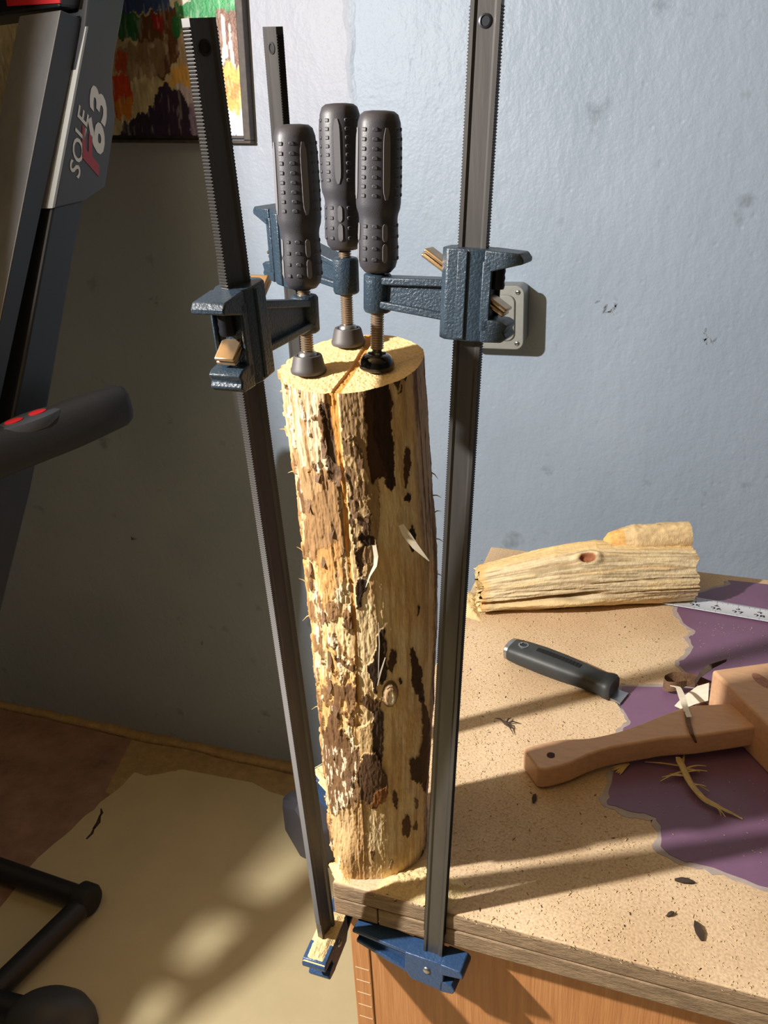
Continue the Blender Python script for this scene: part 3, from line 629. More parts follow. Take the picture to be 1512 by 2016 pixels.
    for q in range(4):
        a_ = q * PI / 2 + PI / 4 - .35 + .35
        for h0, h1, wd in ((.475, .90, .0040), (.08, .20, .003), (.215, .325, .003)):
            sm = MB(); n = 10; pts = []; wds = []
            for k in range(n + 1):
                h = h0 + (h1 - h0) * k / n; rr = rad(h) * oct_(a_, 0) + .0001
                pts.append(HF_.p(rr * math.cos(a_), rr * math.sin(a_), h * Lh)); wds.append(wd * math.sqrt(max(.12, 1 - (2 * k / n - 1) ** 6)))
            tv = -HF_.u * math.sin(a_) + HF_.v * math.cos(a_); sm.ribbon(pts, tv, wds, .0007); sm.build('grip_strip', M['strip'], hnd, smooth=50) if False else sm.build('grip_strip', M['strip'], root, smooth=50)
    GM = MB()
    for q in range(4):
        for dq in (-.27, .27):
            a_ = q * PI / 2 + dq; ra = HF_.u * math.cos(a_) + HF_.v * math.sin(a_); tv = -HF_.u * math.sin(a_) + HF_.v * math.cos(a_)
            for h in list(np.linspace(.50, .89, 8)) + list(np.linspace(.10, .31, 4)):
                rr = rad(h) * oct_(a_, 0); GM.box(Fr(HF_.p(rr * math.cos(a_), rr * math.sin(a_), h * Lh), ra, tv, sax), -.0008, .00045, -.0016, .0016, -.0011, .0011)
    GM.build('grip_nubs', M['rubber'], root, bevel=.0004, seg=1, kind='stuff')
    # fixed jaw under the board
    JF = MB()
    JF.prism(F, [(-.013, -.024), (.016, -.024), (.022, -.015), (.022, .0045), (-.013, .0075)], -.0095, .0095)
    JF.prism(F, [(-.010, .008), (-.027, .0085), (-.030, .005), (-.030, .001), (-.022, -.001), (-.010, -.004)], -.0105, .0105)
    JF.prism(F, [(-.010, -.012), (-.020, -.013), (-.024, -.017), (-.022, -.022), (-.010, -.025)], -.0095, .0095)
    JF.prism(F, [(.018, -.020), (T + .008, -.008), (T + .012, .0035), (.018, .0035)], -.0035, .0035)
    JF.prism(F, [(.018, -.021), (T + .008, -.009), (T + .008, -.005), (.018, -.016)], -.0085, .0085)
    JF.prism(F, [(.018, .0008), (T + .012, .0008), (T + .012, .0045), (.018, .0045)], -.0085, .0085)
    JF.build('fixed_jaw', M['cast_blue'], root, smooth=30, bevel=.0009)
    RV = MB()
    for s in (-1, 1): RV.lathe(Fr(F.p(.002, s * .0090, -.006), F.u, F.w, F.v * s), [(.0034, 0), (.0034, .001), (.0024, .0019), (.001, .0021)], 20)
    RV.build('rivet', M['steel'], root, smooth=60)
    return F, root
def proj(p):
    c = RM.T @ (np.asarray(p, float) - [0, 0, CAMZ]); return CX + FPX * c[0] / c[2], CY + FPX * c[1] / c[2]

ZJ = TZ - 0.0365 - 0.0045
FA, cA = clamp('front left bar clamp with its toothed bar leaning left and a grey swivel pad', at_z(645, 1846, ZJ - .002), at_z(478, 655, 1.33 - .0930), (400, 35), on_top(608, 735), 735, (598, 568), (578, 244), 615, .55, twist=-17)
FB, cB = clamp('right bar clamp nearest the wall box, with a glossy black domed foot', at_z(853, 1884, ZJ - .012), at_z(927, 578, 1.33 - .0855), (960, -12), on_top(742, 728), 728, (745, 536), (747, 217), 574, .30, dome=True)
FC, cC = clamp('rear bar clamp standing behind the log, its bar before the bare wall', at_z(652, 1552, ZJ - .002), at_y(570, 486, 0.570), (535, 53), on_top(686, 680), 680, (674, 492), (668, 203), 540, .35)

# ------------------------------------------------------------------ sawdust
def dust_patch(name, F, pts, hgt, label, n=30):
    xs = [p[0] for p in pts]; ys = [p[1] for p in pts]; gx, gy = np.meshgrid(np.linspace(min(xs), max(xs), n), np.linspace(min(ys), max(ys), n))
    ins = inpoly(gx, gy, pts)
    d = np.full(gx.shape, 9.0)
    for i in range(len(pts)):
        a_ = np.array(pts[i]); e = np.array(pts[(i + 1) % len(pts)]) - a_; t = np.clip(((gx - a_[0]) * e[0] + (gy - a_[1]) * e[1]) / (e @ e), 0, 1); d = np.minimum(d, np.hypot(gx - a_[0] - t * e[0], gy - a_[1] - t * e[1]))
    ins = ins & ((gy > TYF + 0.003) | (F.o[2] != TZ))
    h = np.where(ins, hgt * sstep(0, hgt * 2.2, d) * (0.55 + 0.9 * fbm(gx * 420, gy * 420, 71, 3)), -0.0004)
    V = np.array([F.p(a_, b_, c_) for a_, b_, c_ in zip(gx.ravel(), gy.ravel(), h.ravel())])
    Q = [(i * n + j, i * n + j + 1, (i + 1) * n + j + 1, (i + 1) * n + j) for i in range(n - 1) for j in range(n - 1) if h[i, j] > -1e-4 or h[i + 1, j + 1] > -1e-4 or h[i + 1, j] > -1e-4 or h[i, j + 1] > -1e-4]
    return tag(np_mesh(name, V, Q, mat=M['sawdust']), label, 'sawdust', kind='stuff')
tp = lambda L_: [tuple(at_z(x, y, TZ)[:2]) for x, y in L_]
TF = Fr((0, 0, TZ), (1, 0, 0), (0, 1, 0), (0, 0, 1))
dust_patch('sawdust_heap', TF, tp([(733, 1757), (760, 1720), (840, 1690), (880, 1722), (930, 1745), (905, 1772), (880, 1800), (850, 1798), (790, 1778)]), 0.006, 'heap of fresh sawdust at the right foot of the log', 60)
dust_patch('sawdust_heap', TF, tp([(905, 1160), (945, 1170), (950, 1225), (915, 1215), (895, 1190)]), 0.006, 'small heap of crumbs at the left end of the split wood', 36)
dust_patch('sawdust_heap', TF, tp([(648, 1700), (690, 1690), (690, 1745), (664, 1738)]), 0.004, 'pinch of sawdust at the left foot of the log on the table corner', 30)
dust_patch('sawdust_layer', Fr(FA.p(0, 0, .0072), FA.u, FA.v, FA.w), [(-.029, -.0098), (-.0098, -.0098), (.02, -.0092), (.02, .0092), (-.0098, .0098), (-.029, .0098)], 0.003, 'sawdust lying on the lower jaw of the front left clamp', 40)
dust_patch('sawdust_layer', Fr(FC.p(0, 0, .0072), FC.u, FC.v, FC.w), [(-.029, -.0098), (.02, -.0092), (.02, .0092), (-.029, .0098)], 0.003, 'sawdust lying on the lower jaw of the rear clamp', 30)
# chips scattered over the board
def chips(n, region, sz, matk, name, label, z=TZ, dens=None):
    P = tp(region); xs = [p[0] for p in P]; ys = [p[1] for p in P]; V = []; Q = []; k = 0
    while k < n:
        x_, y_ = random.uniform(min(xs), max(xs)), random.uniform(min(ys), max(ys))
        if not inpoly(np.array([x_]), np.array([y_]), P)[0]: continue
        if dens and random.random() > dens(x_, y_): continue
        if math.hypot(x_ - XM, y_ - LYC) < .05: continue
        a_ = random.uniform(0, 2 * PI); l = sz * random.uniform(.5, 1.8); w_ = sz * random.uniform(.2, .5); tl = random.uniform(0, .25) * l
        c_, s_ = math.cos(a_), math.sin(a_); zz = z + .0003
        q = [(x_ - c_ * l - s_ * w_, y_ - s_ * l + c_ * w_, zz), (x_ + c_ * l - s_ * w_, y_ + s_ * l + c_ * w_, zz + tl), (x_ + c_ * l + s_ * w_, y_ + s_ * l - c_ * w_, zz + tl), (x_ - c_ * l + s_ * w_, y_ - s_ * l - c_ * w_, zz)]
        bb_ = len(V); V += q + [(p[0], p[1], p[2] + sz * .22) for p in q]; Q += [(bb_ + 3, bb_ + 2, bb_ + 1, bb_), (bb_ + 4, bb_ + 5, bb_ + 6, bb_ + 7)] + [(bb_ + i, bb_ + (i + 1) % 4, bb_ + 4 + (i + 1) % 4, bb_ + 4 + i) for i in range(4)]; k += 1
    return tag(np_mesh(name, V, Q, mat=M[matk], smooth=False), label, 'sawdust', kind='stuff')
board = [(735, 1765), (940, 1100), (1340, 1180), (1325, 1310), (1220, 1380), (1200, 1580), (1300, 1690), (1512, 1760), (1512, 1975)]
chips(5200, board, 0.0006, 'sawdust', 'wood_crumbs', 'fine pale sawdust crumbs strewn over the bare part of the board', dens=lambda x_, y_: .25 + .75 * math.exp(-math.hypot(x_ - XM, y_ - LYC - .05) / .16))
chips(260, board, 0.0011, 'sawdust', 'wood_chips', 'larger pale wood chips strewn over the bare board')
chips(120, board, 0.0009, 'barkdark', 'bark_crumbs', 'dark bark crumbs strewn over the bare board')
chips(70, [(1340, 1215), (1512, 1240), (1512, 1300), (1400, 1310)], 0.0006, 'sawdust', 'wood_crumbs', 'pale crumbs on the purple paint below the tape measure', z=TZ + .0009)
chips(50, [(1225, 1540), (1512, 1530), (1512, 1730), (1310, 1660)], 0.0005, 'sawdust', 'wood_crumbs', 'pale crumbs on the purple paint in front of the mallet', z=TZ + .0009)

# single dark bark bits
for px, py, a_, l, lb in [(1375, 1832, 1.9, .009, 'dark bark sliver lying lowest on the bare board'), (1348, 1735, .1, .008, 'dark bark sliver near the lower edge of the purple paint'), (1320, 1800, .8, .004, 'tiny dark bark bit left of the lowest bark sliver'), (1052, 1572, 1.6, .006, 'short dark twig lying below the end of the mallet handle')]:
    P = at_z(px, py, TZ + .0012); d_ = np.array([math.cos(a_), math.sin(a_), 0]); b = MB()
    b.ribbon([P - d_ * l, P - d_ * l * .3 + [0, 0, .001], P + d_ * l * .4 + [0, 0, .0014], P + d_ * l], (-d_[1], d_[0], 0), [l * .25, l * .7, l * .6, l * .1], .0009)
    tag(b.build('bark_bit', M['barkdark'], smooth=50), lb, 'bark')
P = at_z(995, 1425, TZ + .001); b = MB()
for a_, l in ((.3, .016), (1.2, .012), (2.7, .014), (-.9, .02), (-.5, .012)):
    d_ = np.array([math.cos(a_), math.sin(a_), 0]); b.tube([P, P + d_ * l * .5 + [0, 0, .003], P + d_ * l + [0, 0, .0004]], [.0013, .0008, .0002], 6)
tag(b.build('twig_scrap', M['barkdark'], smooth=50), 'dark shred of bark fibres on the bare board below the scraper', 'bark')

# ------------------------------------------------------------------ split piece of wood behind
PL, PR = np.array([-0.236, 0.958, 0]), np.array([0.022, 1.058, 0]); ax = nrm(PR - PL); Lw = np.linalg.norm(PR - PL); sd = np.array([ax[1], -ax[0], 0])  # sd: towards the camera
ns, nt = 420, 220; ss, tt = np.meshgrid(np.linspace(0, 1, ns), np.linspace(0, 2 * PI, nt, endpoint=False), indexing='ij')
rr = np.interp(ss, [0, .12, .35, .55, .75, 1], [.029, .033, .040, .0425, .0405, .0385])
g1 = fbm(tt * 7, ss * 3.2, 81, 4); g2 = fbm(tt * 22, ss * 5, 83, 4); g3 = fbm(tt * 40, ss * 60, 85, 3); g4 = fbm(tt * 3.1, ss * 4, 87, 3)
# tt: 0 = towards the camera, PI/2 = up
rd = rr * (1 + .06 * (g4 - .5)) + .006 * (g1 - .5) + .003 * (g2 - .5) + .0012 * (g3 - .5)
slot = np.exp(-(((tt + PI) % (2 * PI) - PI - (-.34 + .30 * ss)) / .10) ** 4) * sstep(.62, .40, ss) * sstep(-.02, .02, ss); rd = rd - .017 * slot + .004 * np.exp(-(((tt + PI) % (2 * PI) - PI - (-.62 + .3 * ss)) / .13) ** 2) * sstep(.65, .4, ss)
crk = sum(np.exp(-((tt - (c0 + .05 * np.sin(ss * 9 + c0))) / .02) ** 2) * sstep(s0, s0 + .08, ss) * sstep(s1, s1 - .1, ss) for c0, s0, s1 in ((.22, .45, 1.05), (.62, .3, 1.05), (.95, .05, .5), (.05, .05, .6), (-.2 + 2 * PI, .5, 1.05)))
rd = rd - .0030 * crk
kn = np.sqrt(((tt - 1.02) / .16) ** 2 + ((ss - .49) / .035) ** 2); rd = rd + .004 * np.exp(-(kn - 1.4) ** 2 * 3) - .004 * sstep(1.0, .5, kn)
zc = TZ + rr * .98
base = PL[None, None] + ax * (ss[..., None] * Lw + (.012 * (fbm(tt * 3, ss * 0 + 1, 91, 3) - .5))[..., None] * (1 - 2 * ss[..., None]))
V = base + sd * (rd * np.cos(tt))[..., None] + np.array([0, 0, 1]) * (zc + rd * np.sin(tt))[..., None]
V[..., 2] = np.maximum(V[..., 2], TZ + .0006)
cw = L3((220, 202, 164)) * np.ones(ss.shape + (1,))
def mx2(m_, c_):
    global cw
    cw = cw * (1 - m_[..., None]) + c_ * m_[..., None]
mx2(sstep(.45, .65, g2), L3((176, 156, 122))); mx2(sstep(.5, .62, g1) * .8, L3((232, 206, 154))); mx2(sstep(1.15, 1.5, tt) * sstep(4, 3.5, tt) * .8, L3((232, 198, 138)))
mx2(sstep(5.55, 5.75, tt) * .0 + np.exp(-((tt - 5.35) / .3) ** 2) * .8, L3((226, 196, 146))); mx2(np.clip(crk, 0, 1) * .7, L3((150, 108, 66))); mx2(np.clip(slot, 0, 1) * .6, L3((140, 100, 62))); mx2(sstep(1.2, .9, kn), L3((150, 96, 66)))
mx2(sstep(.05, .0, ss) * .8, L3((222, 176, 108)))
cw = cw * (.85 + .3 * g3[..., None])
wood = thing('split_wood', ((PL + PR) / 2) + [0, 0, TZ], 'weathered split length of log lying on the board against the wall side', 'wood')
off = np.array(wood.location); ii, jj = np.meshgrid(np.arange(ns - 1), np.arange(nt), indexing='ij'); j2 = (jj + 1) % nt
Q = np.stack([ii * nt + jj, ii * nt + j2, (ii + 1) * nt + j2, (ii + 1) * nt + jj], -1).reshape(-1, 4)
o = np_mesh('split_body', V.reshape(-1, 3) - off, Q, cw.reshape(-1, 3), M['attr_wood'], wood)
for row, nm in ((0, 'broken_end'), (ns - 1, 'sawn_end')):
    r0 = V[row]; c0 = r0.mean(0); vs = [r0 * (1 - f_) + c0 * f_ + ax * (.004 * (vnoise(np.arange(nt) * .5, f_ * 9) - .5)[:, None] * (3 if row == 0 else .6)) for f_ in (0, .02, .25, .5, .75)]
    VV = np.concatenate(vs + [c0[None]]); n_ = 5; Q4 = [(i * nt + k, i * nt + (k + 1) % nt, (i + 1) * nt + (k + 1) % nt, (i + 1) * nt + k) for i in range(n_ - 1) for k in range(nt)] + [(4 * nt + k, 4 * nt + (k + 1) % nt, 5 * nt, 5 * nt) for k in range(nt)]
    mm = MB(); mm.add(VV, [q if q[2] != q[3] else q[:3] for q in Q4]); mm.build(nm, M['sawdust'] if row == 0 else M['beech'], wood, smooth=60)
# the raised knob of wood on its back, right
ks, kt = 90, 60; ss, tt = np.meshgrid(np.linspace(0, 1, ks), np.linspace(0, 2 * PI, kt, endpoint=False), indexing='ij')
k0 = PL + ax * (Lw * .60) - sd * .013; k1 = PL + ax * (Lw * 1.0) - sd * .013
rk = np.interp(ss, [0, .06, .2, .35, 1], [.004, .011, .0155, .019, .0185]) + .004 * (fbm(tt * 3, ss * 6, 93, 4) - .5) + .002 * (fbm(tt * 9, ss * 16, 95, 3) - .5)
kz_ = np.interp(ss, [0, .3, 1], [TZ + .081, TZ + .083, TZ + .084])
V = k0 + (k1 - k0) * ss[..., None] + sd * (rk * np.cos(tt) * .95)[..., None] + np.array([0, 0, 1]) * (kz_ + rk * np.sin(tt))[..., None]
gk = fbm(tt * 6, ss * 20, 97, 3); ck_ = L3((224, 196, 148)) * (.75 + .45 * gk[..., None]); ck_ = np.where((ss < .22)[..., None], L3((226, 178, 108)) * (.6 + .8 * gk[..., None]), ck_)
ii, jj = np.meshgrid(np.arange(ks - 1), np.arange(kt), indexing='ij'); j2 = (jj + 1) % kt
Q = np.stack([ii * kt + jj, ii * kt + j2, (ii + 1) * kt + j2, (ii + 1) * kt + jj], -1).reshape(-1, 4)
np_mesh('branch_stub', V.reshape(-1, 3) - off, Q, ck_.reshape(-1, 3), M['attr_wood'], wood)
for row, m_ in ((-1, 'beech'), (0, 'sawdust')):
    mm = MB(); mm.add(V[row], [tuple(range(kt))]); mm.build('stub_end', M[m_], wood, smooth=0)

# ------------------------------------------------------------------ tape measure blade
tape = thing('tape_measure', (0.02, 1.04, TZ), 'pale tape measure blade running out from under the split wood', 'tape measure')
ta_, tb_ = at_z(1347, 1186, TZ + .002)[:2], at_z(1512, 1214, TZ + .002)[:2]; td = nrm(tb_ - ta_); t0, t1 = ta_ - td * .05, ta_ + td * .42; tn = np.array([-td[1], td[0]]); NTp = 60; vs = []; fs = []
tz0 = TZ + 0.0022
for i in range(NTp + 1):
    p = t0 + (t1 - t0) * i / NTp
    for k in range(9):
        q = (k - 4) / 4; z = tz0 + .0018 * (q * q) - .0004; vs.append((*(p + tn * q * .0160), z))
fs = [(i * 9 + k, i * 9 + k + 1, i * 9 + 10 + k, i * 9 + 9 + k) for i in range(NTp) for k in range(8)]
b = MB(); b.add(vs, fs); o = blade_o = b.build('blade', M['tape'], tape, smooth=60); sm = o.modifiers.new('thick', 'SOLIDIFY'); sm.thickness = .0004; sm.offset = -1
xq = lambda px, py: (at_z(px, py, TZ + .003)[:2] - t0) @ td
s_in = xq(1370, 1184); inch = (xq(1496, 1206) - s_in) / 3.0
bmk = MB()
def tz_at(q): return tz0 + .0018 * (q * q) - .0004 + .0004
for k in range(-8, 48):
    s_ = s_in + inch * (k / 8.0); ln = .0075 if k % 8 == 0 else (.0055 if k % 4 == 0 else (.0042 if k % 2 == 0 else .003))
    for e in (-1, 1):
        qa, qb = e * .96, e * (.96 - ln / .0160); z_ = max(tz_at(qa), tz_at(qb))
        P0 = t0 + td * s_; a_ = P0 + tn * qa * .0160; c_ = P0 + tn * qb * .0160; h_ = td * .00018
        bmk.add([(*(a_ - h_), tz_at(qa)), (*(a_ + h_), tz_at(qa)), (*(c_ + h_), tz_at(qb)), (*(c_ - h_), tz_at(qb))], [(0, 1, 2, 3)])
bmk.build('tick_marks', M['ink'], blade_o, smooth=0, kind='stuff')
def text_mesh(name, s, size, F, m_, root, shear=0.0, bold=0.0, ext=0.0):
    c = bpy.data.curves.new('t', 'FONT'); c.body = s; c.size = 1.0; c.align_x = 'CENTER'; c.align_y = 'CENTER'; c.shear = shear; c.offset = bold; c.resolution_u = 3
    o = bpy.data.objects.new('t', c); col.objects.link(o); dg = bpy.context.evaluated_depsgraph_get(); dg.update()
    me = bpy.data.meshes.new_from_object(o.evaluated_get(dg)); V = [F.p(v.co.x * size[0], v.co.y * size[1], 0) for v in me.vertices]; fs = [tuple(p.vertices) for p in me.polygons]
    bpy.data.objects.remove(o); mm = MB(); mm.add(V, fs); r = mm.build(name, m_, root, smooth=0); return r
for k in range(0, 5):
    s_ = s_in + inch * k
    for q, tx, sz in ((.40, str(k + 1), .0085), (-.22, str(25 + k), .0092)):
        P = t0 + td * (s_ + .0) + tn * q * .0160
        text_mesh('numeral', tx, (sz * 1.5, sz * 1.15), Fr((*P, tz_at(q) + .0001), (*td, 0), (*tn, 0), (0, 0, 1)), M['ink'], blade_o, bold=.02)

# ------------------------------------------------------------------ scraper
SA, SB = np.array([-0.1695, 0.848]), np.array([-0.046, 0.808]); sdv = nrm(SB - SA); sn = np.array([-sdv[1], sdv[0]]); Ls = np.linalg.norm(SB - SA)
scr = thing('scraper', (*SA, TZ), 'scraper with a black moulded handle pointing at the purple paint edge', 'scraper')
F = Fr((*SA, TZ + .0135), (*sdv, 0), (*sn, 0), (0, 0, 1)); n, mseg = 28, 48; vs = []
prs = [(0, .0118, .0100), (.02, .0128, .0108), (.12, .0138, .0118), (.3, .0145, .0125), (.5, .0142, .0122), (.68, .0128, .0112), (.82, .0116, .0104), (.90, .0120, .0108), (.94, .0134, .0122), (.985, .0136, .0122), (1.0, .0118, .0105)]
xs_ = np.linspace(0, 1, mseg)
for x_ in xs_:
    wy = 1.22 * np.interp(x_, [p[0] for p in prs], [p[1] for p in prs]); wz = np.interp(x_, [p[0] for p in prs], [p[2] for p in prs]); dz = -.0006 * 0 - .004 * x_ * x_
    for k in range(n):
        a_ = 2 * PI * k / n; c_, s_ = math.cos(a_), math.sin(a_); e = .72
        vs.append(F.p(x_ * Ls, wy * math.copysign(abs(c_) ** e, c_), wz * math.copysign(abs(s_) ** e, s_) + dz + .0012))
fs = [(i * n + k, i * n + (k + 1) % n, (i + 1) * n + (k + 1) % n, (i + 1) * n + k) for i in range(mseg - 1) for k in range(n)] + [tuple(range(n)), tuple((mseg - 1) * n + k for k in range(n))]
b = MB(); b.add(vs, fs); b.build('handle', M['black_pl'], scr, smooth=50)
b = MB(); vs = []
for x_ in (-.004, -.0025, .0045):
    for k in range(n):
        a_ = 2 * PI * k / n; c_, s_ = math.cos(a_), math.sin(a_); q = 1.0 if x_ > -.003 else .88
        vs.append(F.p(x_, .0148 * q * math.copysign(abs(c_) ** .72, c_), .0106 * q * math.copysign(abs(s_) ** .72, s_) + .0012))
b.add(vs, [(i * n + k, i * n + (k + 1) % n, (i + 1) * n + (k + 1) % n, (i + 1) * n + k) for i in range(2) for k in range(n)] + [tuple(range(n))]); b.build('end_cap', M['steel'], scr, smooth=40)
b = MB(); b.lathe(Fr(F.p(.0165, -.001, .0118), F.u, F.v, F.w), [(.0062, 0), (.0062, .0018), (.0046, .0022), (.0042, .0006)], 24); b.build('hanging_eyelet', M['steel'], scr, smooth=40)
b = MB(); b.lathe(Fr(F.p(.0165, -.001, .0126), F.u, F.v, F.w), [(.0046, 0), (.0046, .0004)], 20); b.build('eyelet_hole', M['black_gloss'], scr)
b = MB()
for i in range(13):
    x0 = .034 + i * .0042; zz = float(np.interp(x0 / Ls, [p[0] for p in prs], [p[2] for p in prs])) - .004 * (x0 / Ls) ** 2 + .0012
    b.box(Fr(F.p(x0, 0, zz), F.u, F.v, F.w), 0, .0043, -.0034, .0034, -.0005, .0004)
b.build('label_inlay', M['hole'], scr, smooth=0, kind='stuff')
b = MB(); b.prism(Fr((*SA, TZ), (*sdv, 0), (*sn, 0), (0, 0, 1)), [(Ls - .002, -.009), (Ls + .006, -.010), (Ls + .016, -.017), (Ls + .05, -.024), (Ls + .05, .022), (Ls + .016, .012), (Ls + .006, .009), (Ls - .002, .009)], .00005, .0006, 'uv')
b.prism(Fr((*SA, TZ), (*sdv, 0), (*sn, 0), (0, 0, 1)), [(Ls - .004, -.0095), (Ls + .009, -.011), (Ls + .013, -.013), (Ls + .013, .010), (Ls - .004, .0095)], .0012, .0034, 'uv')
b.build('blade', M['steel'], scr, smooth=0)

# ------------------------------------------------------------------ mallet
mal = thing('mallet', (0.06, 0.78, TZ), 'beech mallet with a square head and waisted handle, lying on purple paint', 'mallet')
c0 = at_z(1391, 1399, TZ)[:2]; fdir = nrm(at_z(1512, 1527, TZ)[:2] - c0); ndir = np.array([-fdir[1], fdir[0]])
if ndir @ np.array([1, 1]) < 0: ndir = -ndir       # away from the handle
HFm = Fr((*c0, TZ + .0006), (*fdir, 0), (*ndir, 0), (0, 0, 1))
b = MB(); b.prism(HFm, [(.0, .0), (.118, .0), (.113, .085), (.005, .085)], .0002, .052, 'uv'); b.build('mallet_head', M['beech'], mal, smooth=30, bevel=.003, seg=3)
up_l = [(1030, 1474), (1042, 1468), (1098, 1455), (1160, 1453), (1215, 1441), (1255, 1427), (1300, 1409), (1350, 1389), (1437, 1384)]
lo_l = [(1058, 1512), (1066, 1517), (1120, 1503), (1160, 1484), (1205, 1470), (1250, 1463), (1310, 1452), (1370, 1449), (1488, 1431)]
def htop(px): return TZ + .0245 + .012 * (px - 1030) / 450
U = [at_z(x, y, htop(x)) for x, y in up_l]; Lw_ = [at_z(x, y, htop(x)) for x, y in lo_l]
# extend into the head
e = np.array([*ndir, 0]) * .02; U.append(U[-1] + e); Lw_.append(Lw_[-1] + e)
def resamp(P, n=60):
    P = np.array(P); d_ = np.r_[0, np.cumsum(np.linalg.norm(np.diff(P, axis=0), axis=1))]; t = np.linspace(0, d_[-1], n); R = np.stack([np.interp(t, d_, P[:, k]) for k in range(3)], 1)
    K = R.copy()
    for _ in range(4): K[1:-1] = (K[:-2] + 2 * K[1:-1] + K[2:]) / 4
    return K
U, Lw_ = resamp(U), resamp(Lw_); vs = []; n = len(U); thk = .0235
for i in range(n):
    vs += [U[i], Lw_[i], Lw_[i] - [0, 0, thk], U[i] - [0, 0, thk]]
fs = [(4 * i + k, 4 * i + (k + 1) % 4, 4 * i + 4 + (k + 1) % 4, 4 * i + 4 + k) for i in range(n - 1) for k in range(4)] + [(3, 2, 1, 0), (4 * n - 4, 4 * n - 3, 4 * n - 2, 4 * n - 1)]
b = MB(); b.add(vs, fs); b.build('mallet_handle', M['beech'], mal, smooth=40, bevel=.0022, seg=3)
P = at_z(1085, 1487, htop(1085)); b = MB(); b.lathe(Fr(P + [0, 0, -.0008], (1, 0, 0), (0, 1, 0), (0, 0, 1)), [(.0042, 0), (.0042, .0010)], 24); b.build('hanging_hole', mat('hole_wood', (64, 34, 20), .8), mal)
P = at_z(1500, 1340, TZ + .0526); b = MB(); nn = 20; b.prism(Fr(P, (*fdir, 0), (*ndir, 0), (0, 0, 1)), [(.014 * math.cos(2 * PI * k / nn), .0065 * math.sin(2 * PI * k / nn)) for k in range(nn)], 0, .0001, 'uv'); b.build('burnt_mark', mat('burnt', (168, 116, 92), .6, 0, .3, 300), mal, smooth=0)

# ------------------------------------------------------------------ bark shavings beside the mallet
def ribbon_thing(name, px, lifts, wd, wv, m_, label, th_=.0006, cat='shaving'):
    b = MB(); pts = [at_z(x, y, TZ + l) for (x, y), l in zip(px, lifts)]
    P = resamp(pts, 40); W = np.interp(np.linspace(0, 1, 40), np.linspace(0, 1, len(wd)), wd); b.ribbon(list(P), wv, list(W), th_)
    return tag(b.build(name, m_, smooth=60), label, cat)
ribbon_thing('bark_shaving', [(1398, 1350), (1360, 1338), (1325, 1333), (1306, 1340), (1308, 1352), (1328, 1352), (1352, 1345)], [.004, .010, .012, .012, .010, .013, .012], [.010, .014, .014, .012, .012, .010, .006], (0, .4, 1), M['bark'], 'curled brown bark shaving at the back of the mallet handle')
ribbon_thing('bast_strip', [(1322, 1350), (1335, 1352), (1343, 1372), (1350, 1395), (1357, 1412)], [.018, .022, .032, .036, .0375], [.004, .006, .007, .006, .005], (1, 0, .1), M['peel'], 'white bast strip draped from the curl onto the mallet handle')
ribbon_thing('bark_strip', [(1350, 1402), (1356, 1425), (1362, 1445), (1370, 1462)], [.0365, .037, .0376, .026], [.003, .005, .004, .002], (1, 0, 0), M['bark'], 'thin dark bark strip lying across the mallet handle')
b = MB(); q = [at_z(x, y, TZ + l) for (x, y), l in zip([(1328, 1390), (1345, 1372), (1372, 1352), (1396, 1345), (1394, 1380), (1372, 1386), (1343, 1397)], [.003, .005, .010, .012, .010, .007, .003])]
b.poly3(q, (0, 0, .0007)); tag(b.build('bast_sheet', M['peel'], smooth=0), 'flat cream sheet of bast tucked against the mallet head', 'shaving')
ribbon_thing('bark_curl', [(1368, 1346), (1380, 1326), (1400, 1312), (1430, 1300)], [.008, .022, .034, .03], [.008, .007, .006, .003], (.3, .5, 1), M['barkdark'], 'dark bark shaving poking up behind the mallet head')
ribbon_thing('bark_fragment', [(1362, 1400), (1376, 1391), (1390, 1386), (1397, 1390)], [.004, .008, .008, .006], [.004, .007, .006, .003], (.3, .5, 1), M['bark'], 'brown bark fragment in the corner of mallet handle and head')
# shredded fibre bundle in front of the handle
b = MB()
main = [(1335, 1497), (1350, 1525), (1362, 1550), (1385, 1575), (1420, 1592), (1462, 1612)]
P = resamp([at_z(x, y, TZ + l) for (x, y), l in zip(main, [.010, .008, .006, .005, .004, .0015])], 24)
for k in range(5):
    o_ = np.array([random.uniform(-.002, .002), random.uniform(-.002, .002), random.uniform(0, .003)]); b.tube([p + o_ * (1 - i / 24) + [0, .0008 * math.sin(i * .7 + k), 0] for i, p in enumerate(P)], list(np.interp(np.linspace(0, 1, 24), [0, .5, .8, 1], [.0016, .0022, .0014, .0003])), 6, .6)
for (x0, y0), (x1, y1) in [((1345, 1515), (1390, 1508)), ((1350, 1520), (1392, 1518)), ((1348, 1518), (1300, 1538)), ((1350, 1528), (1303, 1530)), ((1340, 1508), (1270, 1500)), ((1358, 1540), (1396, 1558)), ((1362, 1545), (1390, 1548)), ((1345, 1500), (1348, 1482)), ((1352, 1530), (1318, 1524)), ((1345, 1516), (1378, 1520)), ((1400, 1585), (1428, 1608)), ((1410, 1588), (1420, 1606))]:
    A_, B_ = at_z(x0, y0, TZ + .006), at_z(x1, y1, TZ + random.uniform(.002, .009)); b.tube(resamp([A_, (A_ + B_) / 2 + [0, 0, random.uniform(.001, .004)], B_], 8), list(np.linspace(.0013, .0006, 8)), 6, .6)
tag(b.build('fibre_bundle', M['fibre'], smooth=60), 'shredded tan fibre bundle on purple paint in front of the mallet handle', 'fibre')
b = MB()
for k in range(6):
    A_, B_ = at_z(1238, 1503, TZ + .004), at_z(1200 + k * 4, 1512 + 4 * random.random() + k * 2, TZ + .0015); b.tube(resamp([A_, (A_ + B_) / 2 + [0, 0, .002], B_], 6), [.0012] * 5 + [.0004], 6, .5)
